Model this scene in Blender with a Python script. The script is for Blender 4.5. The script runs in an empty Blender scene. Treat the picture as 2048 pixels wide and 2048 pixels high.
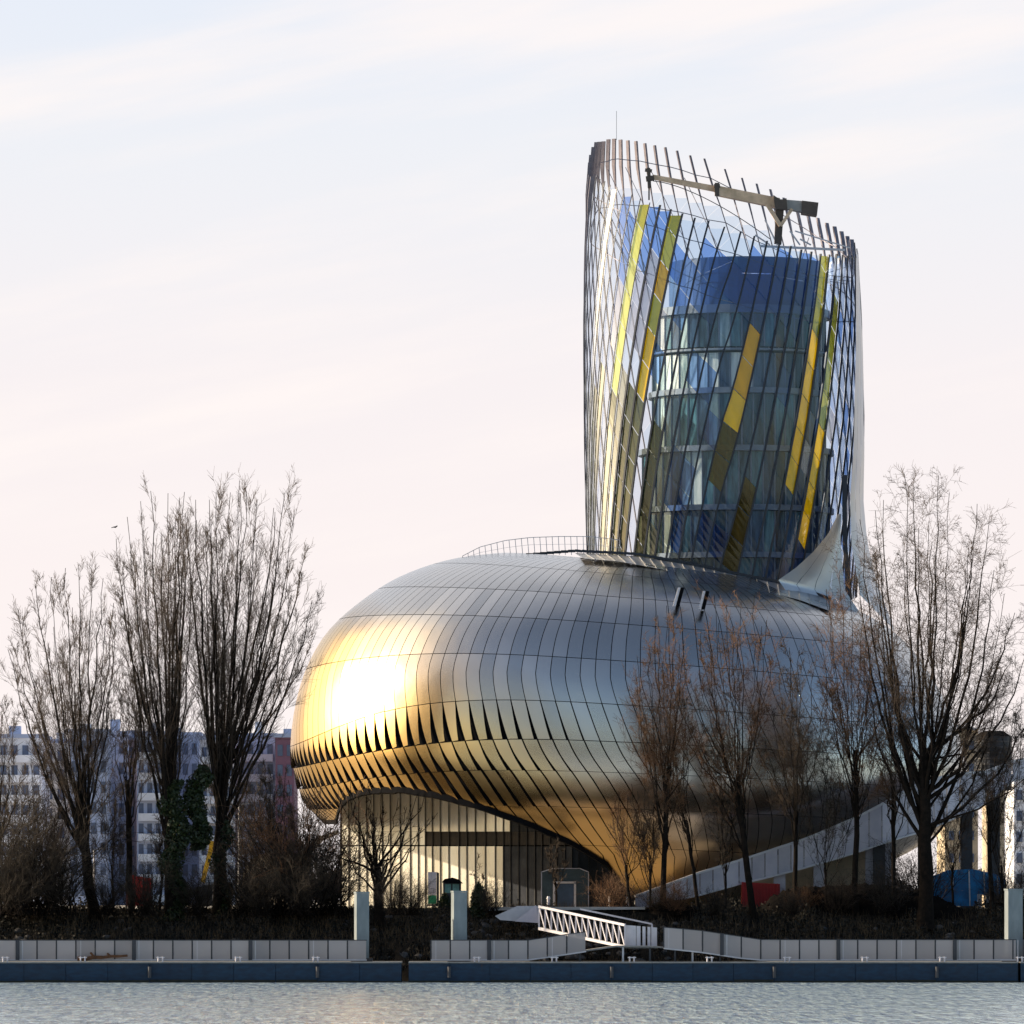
import bpy, math, random
import numpy as np
from mathutils import Vector

# ------------------------------------------------------------------ camera, world, sun, exposure
F = 12600.0          # focal length in photograph pixels (2048 wide)
HY = 1800.0          # horizon row of the photograph
CZ = 6.0             # eye height above the river
scene = bpy.context.scene
COL = scene.collection
cd = bpy.data.cameras.new('camera'); cam = bpy.data.objects.new('camera', cd); COL.objects.link(cam)
cam.location = (0, 0, CZ); cam.rotation_euler = (math.radians(90), 0, 0)
cd.sensor_width = 36; cd.lens = 36*F/2048; cd.shift_y = (HY-1024)/2048
cd.clip_start = 1; cd.clip_end = 20000
scene.camera = cam

SUN = Vector((-0.93, 0.10, 0.30)).normalized()
SUN_EL = math.asin(SUN.z); SUN_AZ = math.atan2(SUN.x, SUN.y)
w = bpy.data.worlds.new('World'); scene.world = w; w.use_nodes = True
nt = w.node_tree; nt.nodes.clear()
def N(t, tree=None, **kw):
    n = (tree or nt).nodes.new(t)
    for k, v in kw.items(): setattr(n, k, v)
    return n
out = N('ShaderNodeOutputWorld'); bg = N('ShaderNodeBackground'); bg2 = N('ShaderNodeBackground'); mixs = N('ShaderNodeMixShader')
sky = N('ShaderNodeTexSky'); sky.sky_type = 'NISHITA'; sky.sun_disc = False
sky.sun_elevation = SUN_EL; sky.sun_rotation = SUN_AZ; sky.air_density = 1.0; sky.dust_density = 1.0; sky.ozone_density = 2.0
bg.inputs['Strength'].default_value = 0.095
nt.links.new(sky.outputs[0], bg.inputs['Color'])
# a thin high veil of cloud: dense over the western (sunward) half, opening to blue behind the viewer
tc = N('ShaderNodeTexCoord'); sep = N('ShaderNodeSeparateXYZ'); nt.links.new(tc.outputs['Generated'], sep.inputs[0])
elev = N('ShaderNodeMapRange'); elev.interpolation_type = 'SMOOTHSTEP'
elev.inputs['From Min'].default_value = 0.0; elev.inputs['From Max'].default_value = 0.17
nt.links.new(sep.outputs['Z'], elev.inputs['Value'])
ramp = N('ShaderNodeValToRGB'); nt.links.new(elev.outputs[0], ramp.inputs[0])
e = ramp.color_ramp.elements
e[0].position = 0.0; e[0].color = (0.96, 0.875, 0.86, 1)
e[1].position = 1.0; e[1].color = (0.755, 0.815, 0.92, 1)
m = e.new(0.22); m.color = (0.945, 0.865, 0.855, 1)
m = e.new(0.48); m.color = (0.91, 0.855, 0.865, 1)
m = e.new(0.78); m.color = (0.835, 0.85, 0.895, 1)
mr0 = N('ShaderNodeMapping'); mr0.inputs['Rotation'].default_value = (0, 0.19, 0); nt.links.new(tc.outputs['Generated'], mr0.inputs[0])
mp = N('ShaderNodeMapping'); mp.inputs['Scale'].default_value = (7, 7, 55)
nt.links.new(mr0.outputs[0], mp.inputs[0])
nz = N('ShaderNodeTexNoise'); nz.inputs['Scale'].default_value = 1.0; nz.inputs['Detail'].default_value = 6; nz.inputs['Roughness'].default_value = 0.55
nt.links.new(mp.outputs[0], nz.inputs['Vector'])
cr = N('ShaderNodeMapRange'); cr.interpolation_type = 'SMOOTHSTEP'
cr.inputs['From Min'].default_value = 0.44; cr.inputs['From Max'].default_value = 0.72; cr.inputs['To Max'].default_value = 0.75
nt.links.new(nz.outputs['Fac'], cr.inputs['Value'])
cm = N('ShaderNodeMix'); cm.data_type = 'RGBA'; cm.inputs['B'].default_value = (1.0, 0.92, 0.89, 1)
nt.links.new(cr.outputs[0], cm.inputs['Factor']); nt.links.new(ramp.outputs[0], cm.inputs['A'])
# the veil brightens and warms towards the low sun (aureole)
da = N('ShaderNodeVectorMath', operation='DOT_PRODUCT'); da.inputs[1].default_value = tuple(SUN); nt.links.new(tc.outputs['Generated'], da.inputs[0])
ar_ = N('ShaderNodeMapRange'); ar_.interpolation_type = 'SMOOTHERSTEP'; ar_.inputs['From Min'].default_value = 0.66; ar_.inputs['From Max'].default_value = 1.0; ar_.inputs['To Max'].default_value = 1.0
nt.links.new(da.outputs['Value'], ar_.inputs['Value'])
ac = N('ShaderNodeMix'); ac.data_type = 'RGBA'; ac.inputs['B'].default_value = (3.9, 3.0, 1.8, 1)
nt.links.new(ar_.outputs[0], ac.inputs['Factor']); nt.links.new(cm.outputs['Result'], ac.inputs['A'])
nt.links.new(ac.outputs['Result'], bg2.inputs['Color']); bg2.inputs['Strength'].default_value = 0.685
vl = N('ShaderNodeMapRange'); vl.interpolation_type = 'SMOOTHSTEP'
vl.inputs['From Min'].default_value = -0.15; vl.inputs['From Max'].default_value = 0.80
vl.inputs['To Min'].default_value = 0.04; vl.inputs['To Max'].default_value = 1.0
dotn = N('ShaderNodeVectorMath', operation='DOT_PRODUCT'); dotn.inputs[1].default_value = (-0.35, 0.93, 0.0)
nt.links.new(tc.outputs['Generated'], dotn.inputs[0]); nt.links.new(dotn.outputs['Value'], vl.inputs['Value'])
nt.links.new(vl.outputs[0], mixs.inputs[0]); nt.links.new(bg.outputs[0], mixs.inputs[1]); nt.links.new(bg2.outputs[0], mixs.inputs[2])
nt.links.new(mixs.outputs[0], out.inputs['Surface'])

ld = bpy.data.lights.new('sun', 'SUN'); ld.energy = 5.0; ld.angle = math.radians(0.6); ld.color = (1.0, 0.83, 0.60)
sun = bpy.data.objects.new('sun', ld); COL.objects.link(sun)
sun.rotation_euler = SUN.to_track_quat('Z', 'Y').to_euler()
vs = scene.view_settings; vs.view_transform = 'Standard'; vs.look = 'None'; vs.exposure = 0.6; vs.gamma = 1.0; vs.use_curve_mapping = False
scene.render.engine = 'CYCLES'
scene.cycles.max_bounces = 8; scene.cycles.transparent_max_bounces = 24; scene.cycles.glossy_bounces = 4; scene.cycles.diffuse_bounces = 3

# ------------------------------------------------------------------ helpers
R = random.Random(7)
NR = np.random.RandomState(11)
def P(px, py, Y): return Vector(((px-1024)/F*Y, Y, CZ-(py-HY)/F*Y))
def proj(v): return (v[0]/v[1]*F+1024, HY-(v[2]-CZ)/v[1]*F)
def lerp(a, b, t): return a+(b-a)*t
def interp(tab, x): return float(np.interp(x, [a for a, _ in tab], [b for _, b in tab]))

def mat(name, color, rough=0.6, metal=0.0, var=0.0, scale=1.0, color2=None, bump=0.0, bscale=8.0, spec=0.5, rand=0.0, stretch=(1, 1, 1), clamp=(0.35, 0.65)):
    m = bpy.data.materials.new(name); m.use_nodes = True; t = m.node_tree
    b = t.nodes['Principled BSDF']; b.inputs['Roughness'].default_value = rough; b.inputs['Metallic'].default_value = metal
    b.inputs['Specular IOR Level'].default_value = spec
    c = tuple(color)+(1,)
    b.inputs['Base Color'].default_value = c
    co = N('ShaderNodeTexCoord', t)
    mpp = N('ShaderNodeMapping', t); mpp.inputs['Scale'].default_value = stretch; t.links.new(co.outputs['Object'], mpp.inputs[0])
    last = None
    if color2 is None and var > 0: color2 = tuple(x*(1-var) for x in color)
    if color2 is not None:
        n = N('ShaderNodeTexNoise', t); n.inputs['Scale'].default_value = scale; n.inputs['Detail'].default_value = 6; n.inputs['Roughness'].default_value = 0.6
        t.links.new(mpp.outputs[0], n.inputs['Vector'])
        r = N('ShaderNodeMapRange', t); r.inputs['From Min'].default_value = clamp[0]; r.inputs['From Max'].default_value = clamp[1]
        t.links.new(n.outputs['Fac'], r.inputs['Value'])
        x = N('ShaderNodeMix', t); x.data_type = 'RGBA'; x.inputs['A'].default_value = c; x.inputs['B'].default_value = tuple(color2)+(1,)
        t.links.new(r.outputs[0], x.inputs['Factor']); last = x.outputs['Result']
        t.links.new(last, b.inputs['Base Color'])
    if rand > 0:
        oi = N('ShaderNodeObjectInfo', t); r = N('ShaderNodeMapRange', t)
        r.inputs['To Min'].default_value = 1-rand; r.inputs['To Max'].default_value = 1+rand*0.5
        t.links.new(oi.outputs['Random'], r.inputs['Value'])
        hs = N('ShaderNodeHueSaturation', t); t.links.new(r.outputs[0], hs.inputs['Value'])
        if last is not None: t.links.new(last, hs.inputs['Color'])
        else: hs.inputs['Color'].default_value = c
        t.links.new(hs.outputs[0], b.inputs['Base Color'])
    if bump > 0:
        n = N('ShaderNodeTexNoise', t); n.inputs['Scale'].default_value = bscale; n.inputs['Detail'].default_value = 5
        t.links.new(mpp.outputs[0], n.inputs['Vector'])
        bp = N('ShaderNodeBump', t); bp.inputs['Strength'].default_value = bump; bp.inputs['Distance'].default_value = 0.1
        t.links.new(n.outputs['Fac'], bp.inputs['Height']); t.links.new(bp.outputs[0], b.inputs['Normal'])
    return m

def glass(name, tint, refl=0.18, rough=0.03, gtint=(0.9, 0.95, 1.0), opaque=None, fac=0.0, hi=0.30):
    """clear pane: transparent + fresnel gloss; opaque = colour of a ceramic print covering share fac of the pane"""
    m = bpy.data.materials.new(name); m.use_nodes = True; t = m.node_tree; t.nodes.clear()
    o = N('ShaderNodeOutputMaterial', t); tr = N('ShaderNodeBsdfTransparent', t); gl = N('ShaderNodeBsdfGlossy', t)
    tr.inputs[0].default_value = tuple(tint)+(1,); gl.inputs[0].default_value = tuple(gtint)+(1,); gl.inputs['Roughness'].default_value = rough
    fr = N('ShaderNodeLayerWeight', t); fr.inputs[0].default_value = 0.25
    mr = N('ShaderNodeMapRange', t); mr.inputs['To Min'].default_value = refl; mr.inputs['To Max'].default_value = min(1, refl+hi)
    t.links.new(fr.outputs['Fresnel'], mr.inputs['Value'])
    mx = N('ShaderNodeMixShader', t); t.links.new(mr.outputs[0], mx.inputs[0])
    if opaque is not None:
        df = N('ShaderNodeBsdfDiffuse', t)
        df.inputs[0].default_value = tuple(opaque)+(1,)
        tl = N('ShaderNodeBsdfTranslucent', t); tl.inputs[0].default_value = tuple(opaque)+(1,)
        md = N('ShaderNodeMixShader', t); md.inputs[0].default_value = 0.35
        t.links.new(df.outputs[0], md.inputs[1]); t.links.new(tl.outputs[0], md.inputs[2])
        m2 = N('ShaderNodeMixShader', t)
        oi = N('ShaderNodeObjectInfo', t); r = N('ShaderNodeMapRange', t)
        r.inputs['To Min'].default_value = max(0, fac-0.20); r.inputs['To Max'].default_value = min(1, fac+0.14)
        t.links.new(oi.outputs['Random'], r.inputs['Value']); t.links.new(r.outputs[0], m2.inputs[0])
        t.links.new(tr.outputs[0], m2.inputs[1]); t.links.new(md.outputs[0], m2.inputs[2]); t.links.new(m2.outputs[0], mx.inputs[1])
    else:
        t.links.new(tr.outputs[0], mx.inputs[1])
    t.links.new(gl.outputs[0], mx.inputs[2]); t.links.new(mx.outputs[0], o.inputs[0])
    return m

class MB:
    def __init__(s): s.v = []; s.f = []
    def poly(s, pts): n = len(s.v); s.v += [tuple(p) for p in pts]; s.f.append(tuple(range(n, n+len(pts)))); return s
    def box(s, x0, x1, y0, y1, z0, z1):
        n = len(s.v)
        s.v += [(x0, y0, z0), (x1, y0, z0), (x1, y1, z0), (x0, y1, z0), (x0, y0, z1), (x1, y0, z1), (x1, y1, z1), (x0, y1, z1)]
        s.f += [tuple(n+i for i in q) for q in ((0, 3, 2, 1), (4, 5, 6, 7), (0, 1, 5, 4), (1, 2, 6, 5), (2, 3, 7, 6), (3, 0, 4, 7))]; return s
    def hexa(s, a, b):                       # two quads (lists of 4 points) joined
        n = len(s.v); s.v += [tuple(p) for p in a]+[tuple(p) for p in b]
        s.f += [tuple(n+i for i in q) for q in ((0, 1, 2, 3), (7, 6, 5, 4), (0, 4, 5, 1), (1, 5, 6, 2), (2, 6, 7, 3), (3, 7, 4, 0))]; return s
    def bar(s, a, b, wd, dp=None, up=Vector((0, 0, 1))):   # square bar from a to b
        a = Vector(a); b = Vector(b); dp = dp or wd; d = (b-a).normalized()
        if abs(d.dot(up)) > 0.98: up = Vector((0, 1, 0))
        x = d.cross(up).normalized()*wd/2; y = x.cross(d).normalized()*dp/2
        return s.hexa([a-x-y, a+x-y, a+x+y, a-x+y], [b-x-y, b+x-y, b+x+y, b-x+y])
    def prism(s, pts, Y, dep):               # outline in photo pixels at distance Y, real thickness dep
        A = [P(x, y, Y) for x, y in pts]; n = len(s.v); k = len(A)
        s.v += [tuple(p) for p in A]+[(p.x, p.y+dep, p.z) for p in A]
        s.f += [tuple(range(n, n+k)), tuple(range(n+2*k-1, n+k-1, -1))]
        for i in range(k): j = (i+1) % k; s.f.append((n+i, n+k+i, n+k+j, n+j))
        return s
    def cyl(s, c, r0, r1, z0, z1, k=12):
        n = len(s.v)
        for z, r in ((z0, r0), (z1, r1)):
            for i in range(k): a = 2*math.pi*i/k; s.v.append((c[0]+r*math.cos(a), c[1]+r*math.sin(a), z))
        for i in range(k): j = (i+1) % k; s.f.append((n+i, n+j, n+k+j, n+k+i))
        s.f += [tuple(range(n+k, n+2*k)), tuple(range(n+k-1, n-1, -1))]; return s
    def mesh(s, name, m, smooth=False):
        me = bpy.data.meshes.new(name); me.from_pydata(s.v, [], s.f); me.materials.append(m)
        if smooth: me.shade_smooth()
        me.update(); return me
    def build(s, name, m, parent=None, smooth=False): return link(name, s.mesh(name, m, smooth), parent)

def link(name, me, parent=None):
    o = bpy.data.objects.new(name, me); COL.objects.link(o)
    if parent is not None:
        o.parent = parent; o.matrix_parent_inverse = parent_inv(parent)
    return o
def parent_inv(p):
    from mathutils import Matrix
    M = Matrix.Identity(4); q = p
    while q is not None: M = Matrix.Translation(q.location) @ M; q = None if q.parent is None else None
    return M.inverted() if p.parent is None else Matrix.Identity(4)
def tag(o, label=None, cat=None, group=None, kind=None):
    if label: o['label'] = label
    if cat: o['category'] = cat
    if group: o['group'] = group
    if kind: o['kind'] = kind
    return o
def empty(name, loc, label, cat, group=None):
    o = bpy.data.objects.new(name, None); COL.objects.link(o); o.location = loc; return tag(o, label, cat, group)

def np_mesh(name, V, Q, m, normals=None, smooth=True):
    """V (n,3), Q (k,4) quads"""
    me = bpy.data.meshes.new(name); n = len(V); k = len(Q)
    me.vertices.add(n); me.vertices.foreach_set('co', np.asarray(V, dtype=np.float32).ravel())
    me.loops.add(4*k); me.loops.foreach_set('vertex_index', np.asarray(Q, dtype=np.int32).ravel())
    me.polygons.add(k); me.polygons.foreach_set('loop_start', np.arange(0, 4*k, 4, dtype=np.int32))
    me.materials.append(m); me.update(calc_edges=True)
    if smooth: me.shade_smooth()
    if normals is not None: me.normals_split_custom_set_from_vertices([tuple(x) for x in normals])
    return me

# ------------------------------------------------------------------ materials
M_ground = mat('esplanade_stone', (0.42, 0.37, 0.30), 0.8, color2=(0.30, 0.26, 0.20), scale=0.2, bump=0.3, bscale=3)
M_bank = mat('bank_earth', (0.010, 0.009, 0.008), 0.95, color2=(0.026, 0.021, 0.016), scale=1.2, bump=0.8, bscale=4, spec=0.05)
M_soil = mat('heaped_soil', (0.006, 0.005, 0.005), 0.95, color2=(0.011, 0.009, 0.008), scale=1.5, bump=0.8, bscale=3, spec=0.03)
M_rock = mat('rock', (0.10, 0.09, 0.085), 0.9, color2=(0.04, 0.036, 0.034), scale=2, bump=0.5)
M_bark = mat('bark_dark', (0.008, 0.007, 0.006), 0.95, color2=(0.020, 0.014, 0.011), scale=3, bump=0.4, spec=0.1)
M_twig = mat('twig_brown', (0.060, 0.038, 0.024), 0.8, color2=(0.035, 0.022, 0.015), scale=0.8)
M_twig_o = mat('twig_orange', (0.17, 0.080, 0.035), 0.8, color2=(0.065, 0.038, 0.022), scale=0.35)
M_shrub = mat('shrub_twig', (0.050, 0.036, 0.025), 0.9, color2=(0.022, 0.018, 0.014), scale=0.6)
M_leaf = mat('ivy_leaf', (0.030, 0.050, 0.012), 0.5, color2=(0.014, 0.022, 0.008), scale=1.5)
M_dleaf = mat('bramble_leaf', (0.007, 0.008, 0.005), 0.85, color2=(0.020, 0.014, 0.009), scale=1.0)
M_black = mat('dark_void', (0.010, 0.010, 0.012), 0.9, var=0.3, spec=0.05)
M_fin = mat('fin_metal', (0.22, 0.20, 0.24), 0.45, 0.6, var=0.25, scale=2)
M_finb = mat('fin_edge', (0.035, 0.04, 0.055), 0.4, 0.4, var=0.2)
M_hull = mat('pontoon_blue', (0.0015, 0.030, 0.072), 0.6, color2=(0.001, 0.015, 0.042), scale=1.5, rand=0.12, stretch=(1, 1, 3))
M_algae = mat('waterline_algae', (0.010, 0.016, 0.012), 0.8, color2=(0.035, 0.030, 0.018), scale=2.0, stretch=(1, 1, 4))
M_rust = mat('rust_streak', (0.05, 0.032, 0.025), 0.8, color2=(0.006, 0.04, 0.08), scale=3)
M_deck = mat('pontoon_deck', (0.30, 0.29, 0.28), 0.8, var=0.3)
M_post = mat('post_dark', (0.06, 0.06, 0.07), 0.5, 0.3, var=0.2)
M_pile = mat('pile_paint', (0.25, 0.285, 0.30), 0.5, color2=(0.17, 0.20, 0.215), scale=1.2, stretch=(1, 1, 0.4))
M_white = mat('white_paint', (0.74, 0.70, 0.74), 0.5, var=0.12, scale=2)
M_wood = mat('old_wood', (0.16, 0.07, 0.03), 0.85, var=0.5, scale=4)
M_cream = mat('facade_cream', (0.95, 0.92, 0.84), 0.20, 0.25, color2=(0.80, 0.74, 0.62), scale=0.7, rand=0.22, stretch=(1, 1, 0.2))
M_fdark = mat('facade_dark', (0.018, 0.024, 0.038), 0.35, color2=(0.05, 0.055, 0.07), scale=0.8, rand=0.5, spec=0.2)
M_fband = mat('facade_band', (0.07, 0.055, 0.045), 0.4, color2=(0.035, 0.03, 0.03), scale=1.0, rand=0.3, spec=0.2)
M_mull = mat('mullion', (0.03, 0.03, 0.035), 0.5, 0.3, var=0.2)
M_ramp = mat('ramp_cladding', (0.46, 0.44, 0.53), 0.42, 0.35, color2=(0.60, 0.56, 0.62), scale=0.5, rand=0.2)
M_coping = mat('coping', (0.62, 0.60, 0.64), 0.4, 0.3, var=0.15)
M_beige = mat('beige_wall', (0.56, 0.46, 0.33), 0.8, var=0.2)
M_crane = mat('crane_paint', (0.85, 0.60, 0.40), 0.5, 0.0, color2=(0.55, 0.38, 0.24), scale=1.0)
M_craned = mat('crane_dark', (0.10, 0.075, 0.06), 0.6, var=0.3)
M_red = mat('red_paint', (0.45, 0.012, 0.012), 0.6, var=0.3)
M_tarp = mat('blue_tarp', (0.015, 0.30, 0.70), 0.5, color2=(0.006, 0.11, 0.30), scale=0.8, bump=0.5, bscale=2)
M_yel = mat('yellow_paint', (0.75, 0.48, 0.03), 0.5, var=0.2)
M_green = mat('green_paint', (0.02, 0.30, 0.14), 0.5, var=0.2)
M_teal = mat('teal_glass', (0.15, 0.36, 0.36), 0.15, var=0.4, scale=3)
M_bluedoor = mat('blue_door', (0.05, 0.09, 0.17), 0.3, var=0.4)
M_portal = mat('portal_panel', (0.035, 0.06, 0.085), 0.2, var=0.4)
M_slab = mat('floor_slab', (0.20, 0.25, 0.33), 0.5, var=0.2)
M_corewall = mat('core_wall', (0.028, 0.105, 0.27), 0.35, color2=(0.016, 0.06, 0.16), scale=0.3, stretch=(1, 1, 0.3))

def clad_material():
    """champagne anodised sheet: silvery on the crown of the ring, warm reflected glow painted gold on the lower courses"""
    m = bpy.data.materials.new('champagne_cladding'); m.use_nodes = True; t = m.node_tree; b = t.nodes['Principled BSDF']
    b.inputs['Metallic'].default_value = 1.0
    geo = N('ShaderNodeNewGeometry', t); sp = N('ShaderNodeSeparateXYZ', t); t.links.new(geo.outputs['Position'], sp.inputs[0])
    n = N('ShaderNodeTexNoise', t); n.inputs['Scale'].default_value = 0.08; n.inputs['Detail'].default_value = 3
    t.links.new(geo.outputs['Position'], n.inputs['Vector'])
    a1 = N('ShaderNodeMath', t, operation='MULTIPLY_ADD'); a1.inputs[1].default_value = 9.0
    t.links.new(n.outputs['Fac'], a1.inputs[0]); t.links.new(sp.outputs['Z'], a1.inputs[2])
    # sun-side glow painted in: warmer towards the left (south) nose of the ring, silver towards the right
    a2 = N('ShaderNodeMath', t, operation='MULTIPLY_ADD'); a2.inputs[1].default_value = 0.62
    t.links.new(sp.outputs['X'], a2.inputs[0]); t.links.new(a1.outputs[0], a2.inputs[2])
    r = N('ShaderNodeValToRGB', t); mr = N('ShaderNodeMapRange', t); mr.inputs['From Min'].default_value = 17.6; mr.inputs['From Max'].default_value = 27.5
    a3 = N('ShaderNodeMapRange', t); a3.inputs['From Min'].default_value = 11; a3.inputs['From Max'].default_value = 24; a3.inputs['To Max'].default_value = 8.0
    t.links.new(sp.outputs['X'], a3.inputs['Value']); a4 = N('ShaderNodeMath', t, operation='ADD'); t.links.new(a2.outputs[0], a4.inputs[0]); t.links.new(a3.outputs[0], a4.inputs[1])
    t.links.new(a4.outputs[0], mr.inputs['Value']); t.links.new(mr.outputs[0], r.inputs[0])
    e = r.color_ramp.elements; e[0].position = 0.0; e[0].color = (0.84, 0.56, 0.23, 1); e[1].position = 1.0; e[1].color = (0.66, 0.63, 0.60, 1)  # gold end paints in warm light reflected from the ground
    x = e.new(0.35); x.color = (0.82, 0.58, 0.29, 1); x = e.new(0.62); x.color = (0.62, 0.51, 0.40, 1)  # darker taupe stop paints in the dim reflected band
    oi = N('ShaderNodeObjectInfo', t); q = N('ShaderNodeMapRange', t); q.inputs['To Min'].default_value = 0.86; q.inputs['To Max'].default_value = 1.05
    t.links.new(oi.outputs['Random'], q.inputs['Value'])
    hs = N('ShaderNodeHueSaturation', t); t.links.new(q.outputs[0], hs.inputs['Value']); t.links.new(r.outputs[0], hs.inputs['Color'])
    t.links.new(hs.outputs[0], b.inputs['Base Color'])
    q2 = N('ShaderNodeMapRange', t); q2.inputs['To Min'].default_value = 0.24; q2.inputs['To Max'].default_value = 0.30
    t.links.new(oi.outputs['Random'], q2.inputs['Value']); t.links.new(q2.outputs[0], b.inputs['Roughness'])
    n2 = N('ShaderNodeTexNoise', t); n2.inputs['Scale'].default_value = 0.5; n2.inputs['Detail'].default_value = 2
    t.links.new(geo.outputs['Position'], n2.inputs['Vector'])
    bp = N('ShaderNodeBump', t); bp.inputs['Strength'].default_value = 0.25; bp.inputs['Distance'].default_value = 0.08
    t.links.new(n2.outputs['Fac'], bp.inputs['Height']); t.links.new(bp.outputs[0], b.inputs['Normal'])
    return m
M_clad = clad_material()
M_sail = mat('sail_metal', (0.62, 0.60, 0.58), 0.42, 0.85, color2=(0.50, 0.52, 0.56), scale=0.3, rand=0.1)

# ------------------------------------------------------------------ setting: water, ground, bank
def water_material():
    m = bpy.data.materials.new('river_water'); m.use_nodes = True; t = m.node_tree; b = t.nodes['Principled BSDF']
    b.inputs['Base Color'].default_value = (0.30, 0.37, 0.46, 1); b.inputs['Roughness'].default_value = 0.12; b.inputs['IOR'].default_value = 1.33; b.inputs['Metallic'].default_value = 0.0
    b.inputs['Specular IOR Level'].default_value = 0.9
    co = N('ShaderNodeTexCoord', t)
    prev = None
    for sc, stt, st, ds in ((1.0, (0.55, 0.10, 1), 1.0, 0.9), (1.0, (2.2, 0.16, 1), 1.0, 0.45), (1.0, (6.0, 0.5, 1), 1.0, 0.16)):
        mpp = N('ShaderNodeMapping', t); mpp.inputs['Scale'].default_value = stt; mpp.inputs['Rotation'].default_value = (0, 0, 0.06)
        t.links.new(co.outputs['Object'], mpp.inputs[0])
        n = N('ShaderNodeTexNoise', t); n.inputs['Scale'].default_value = sc; n.inputs['Detail'].default_value = 4; n.inputs['Roughness'].default_value = 0.65
        t.links.new(mpp.outputs[0], n.inputs['Vector'])
        bp = N('ShaderNodeBump', t); bp.inputs['Strength'].default_value = st; bp.inputs['Distance'].default_value = ds
        t.links.new(n.outputs['Fac'], bp.inputs['Height'])
        if prev: t.links.new(prev.outputs[0], bp.inputs['Normal'])
        prev = bp
        if stt[0] == 2.2:      # silt and small whitecaps, with the sky's glitter on ripples painted in
            mx = N('ShaderNodeMix', t); mx.data_type = 'RGBA'; mx.inputs['A'].default_value = (0.24, 0.37, 0.60, 1); mx.inputs['B'].default_value = (0.74, 0.92, 1.0, 1)
            r_ = N('ShaderNodeMapRange', t); r_.inputs['From Min'].default_value = 0.36; r_.inputs['From Max'].default_value = 0.60; t.links.new(n.outputs['Fac'], r_.inputs['Value'])
            t.links.new(r_.outputs[0], mx.inputs['Factor']); t.links.new(mx.outputs['Result'], b.inputs['Base Color'])
    t.links.new(prev.outputs[0], b.inputs['Normal'])
    return m
wt = MB(); wt.poly([(-3000, -2600, 0), (3000, -2600, 0), (3000, 468, 0), (-3000, 468, 0)])
tag(wt.build('river_water', water_material()), 'choppy silver blue river in front of the blue pontoons', kind='structure')
# viewer's bank and its added wood come at the end; ground of the building's side runs to the horizon
GZ = 5.33
g = MB(); g.poly([(-6000, 479, GZ), (6000, 479, GZ), (6000, 9000, GZ), (-6000, 9000, GZ)])
tag(g.build('ground', M_ground), kind='structure')
def rough_sheet(name, x0, x1, nx, prof, m, amp, seed):
    rs = np.random.RandomState(seed); xs = np.linspace(x0, x1, nx); k = len(prof)
    V = np.zeros((nx, k, 3)); nois = rs.randn(nx, k, 3)*amp
    for i, (y, z) in enumerate(prof):
        V[:, i, 0] = xs; V[:, i, 1] = y; V[:, i, 2] = z
    V[:, 1:-1] += nois[:, 1:-1]
    V = V.reshape(-1, 3); Q = []
    idx = np.arange(nx*k).reshape(nx, k)
    Q = np.stack([idx[:-1, :-1], idx[1:, :-1], idx[1:, 1:], idx[:-1, 1:]], -1).reshape(-1, 4)
    return link(name, np_mesh(name, V, Q, m, smooth=False))
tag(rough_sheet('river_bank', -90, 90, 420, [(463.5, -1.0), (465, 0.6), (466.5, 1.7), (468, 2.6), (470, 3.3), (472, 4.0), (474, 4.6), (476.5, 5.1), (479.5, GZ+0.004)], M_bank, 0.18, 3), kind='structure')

# ------------------------------------------------------------------ the museum
museum = empty('museum_building', (9, 500, GZ), 'curved metal clad museum with a twisted glass tower rising from its ring', 'building')
MU = museum
YC = 500.0
LEV = [((1010, 1106), (1560, 1168)), ((900, 1120), (1640, 1198)), ((800, 1154), (1735, 1232)), ((722, 1203), (1808, 1284)), ((657, 1262), (1858, 1348)),
       ((616, 1330), (1896, 1418)), ((592, 1405), (1922, 1485)), ((581, 1490), (1934, 1548)), ((589, 1545), (1926, 1600)), ((608, 1600), (1890, 1650)),
       ((645, 1642), (1825, 1700)), ((715, 1692), (1745, 1738)), ((840, 1748), (1665, 1785)), ((990, 1808), (1590, 1824))]
LV = np.array([[a[0], a[1], b[0], b[1]] for a, b in LEV], float)
_bt = np.array([215, 300, 378, 442, 490, 519, 531, 534, 526, 503, 462, 410, 330, 240], float); _x = np.linspace(0, 13, 261)
def _cat(x):
    x = np.clip(x, 0, 12.9999); i = x.astype(int); u = x-i; p0, p1, p2, p3 = _bt[np.maximum(i-1, 0)], _bt[i], _bt[np.minimum(i+1, 13)], _bt[np.minimum(i+2, 13)]
    return 0.5*((2*p1)+(-p0+p2)*u+(2*p0-5*p1+4*p2-p3)*u*u+(-p0+3*p1-3*p2+p3)*u**3)
BT = (_x, _cat(_x))
def lev(t):
    t = np.clip(t, 0, len(LV)-1.0001); i = np.floor(t).astype(int); u = (t-i)[..., None]
    p0 = LV[np.maximum(i-1, 0)]; p1 = LV[i]; p2 = LV[np.minimum(i+1, len(LV)-1)]; p3 = LV[np.minimum(i+2, len(LV)-1)]
    return 0.5*((2*p1)+(-p0+p2)*u+(2*p0-5*p1+4*p2-p3)*u*u+(-p0+3*p1-3*p2+p3)*u**3)
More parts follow.
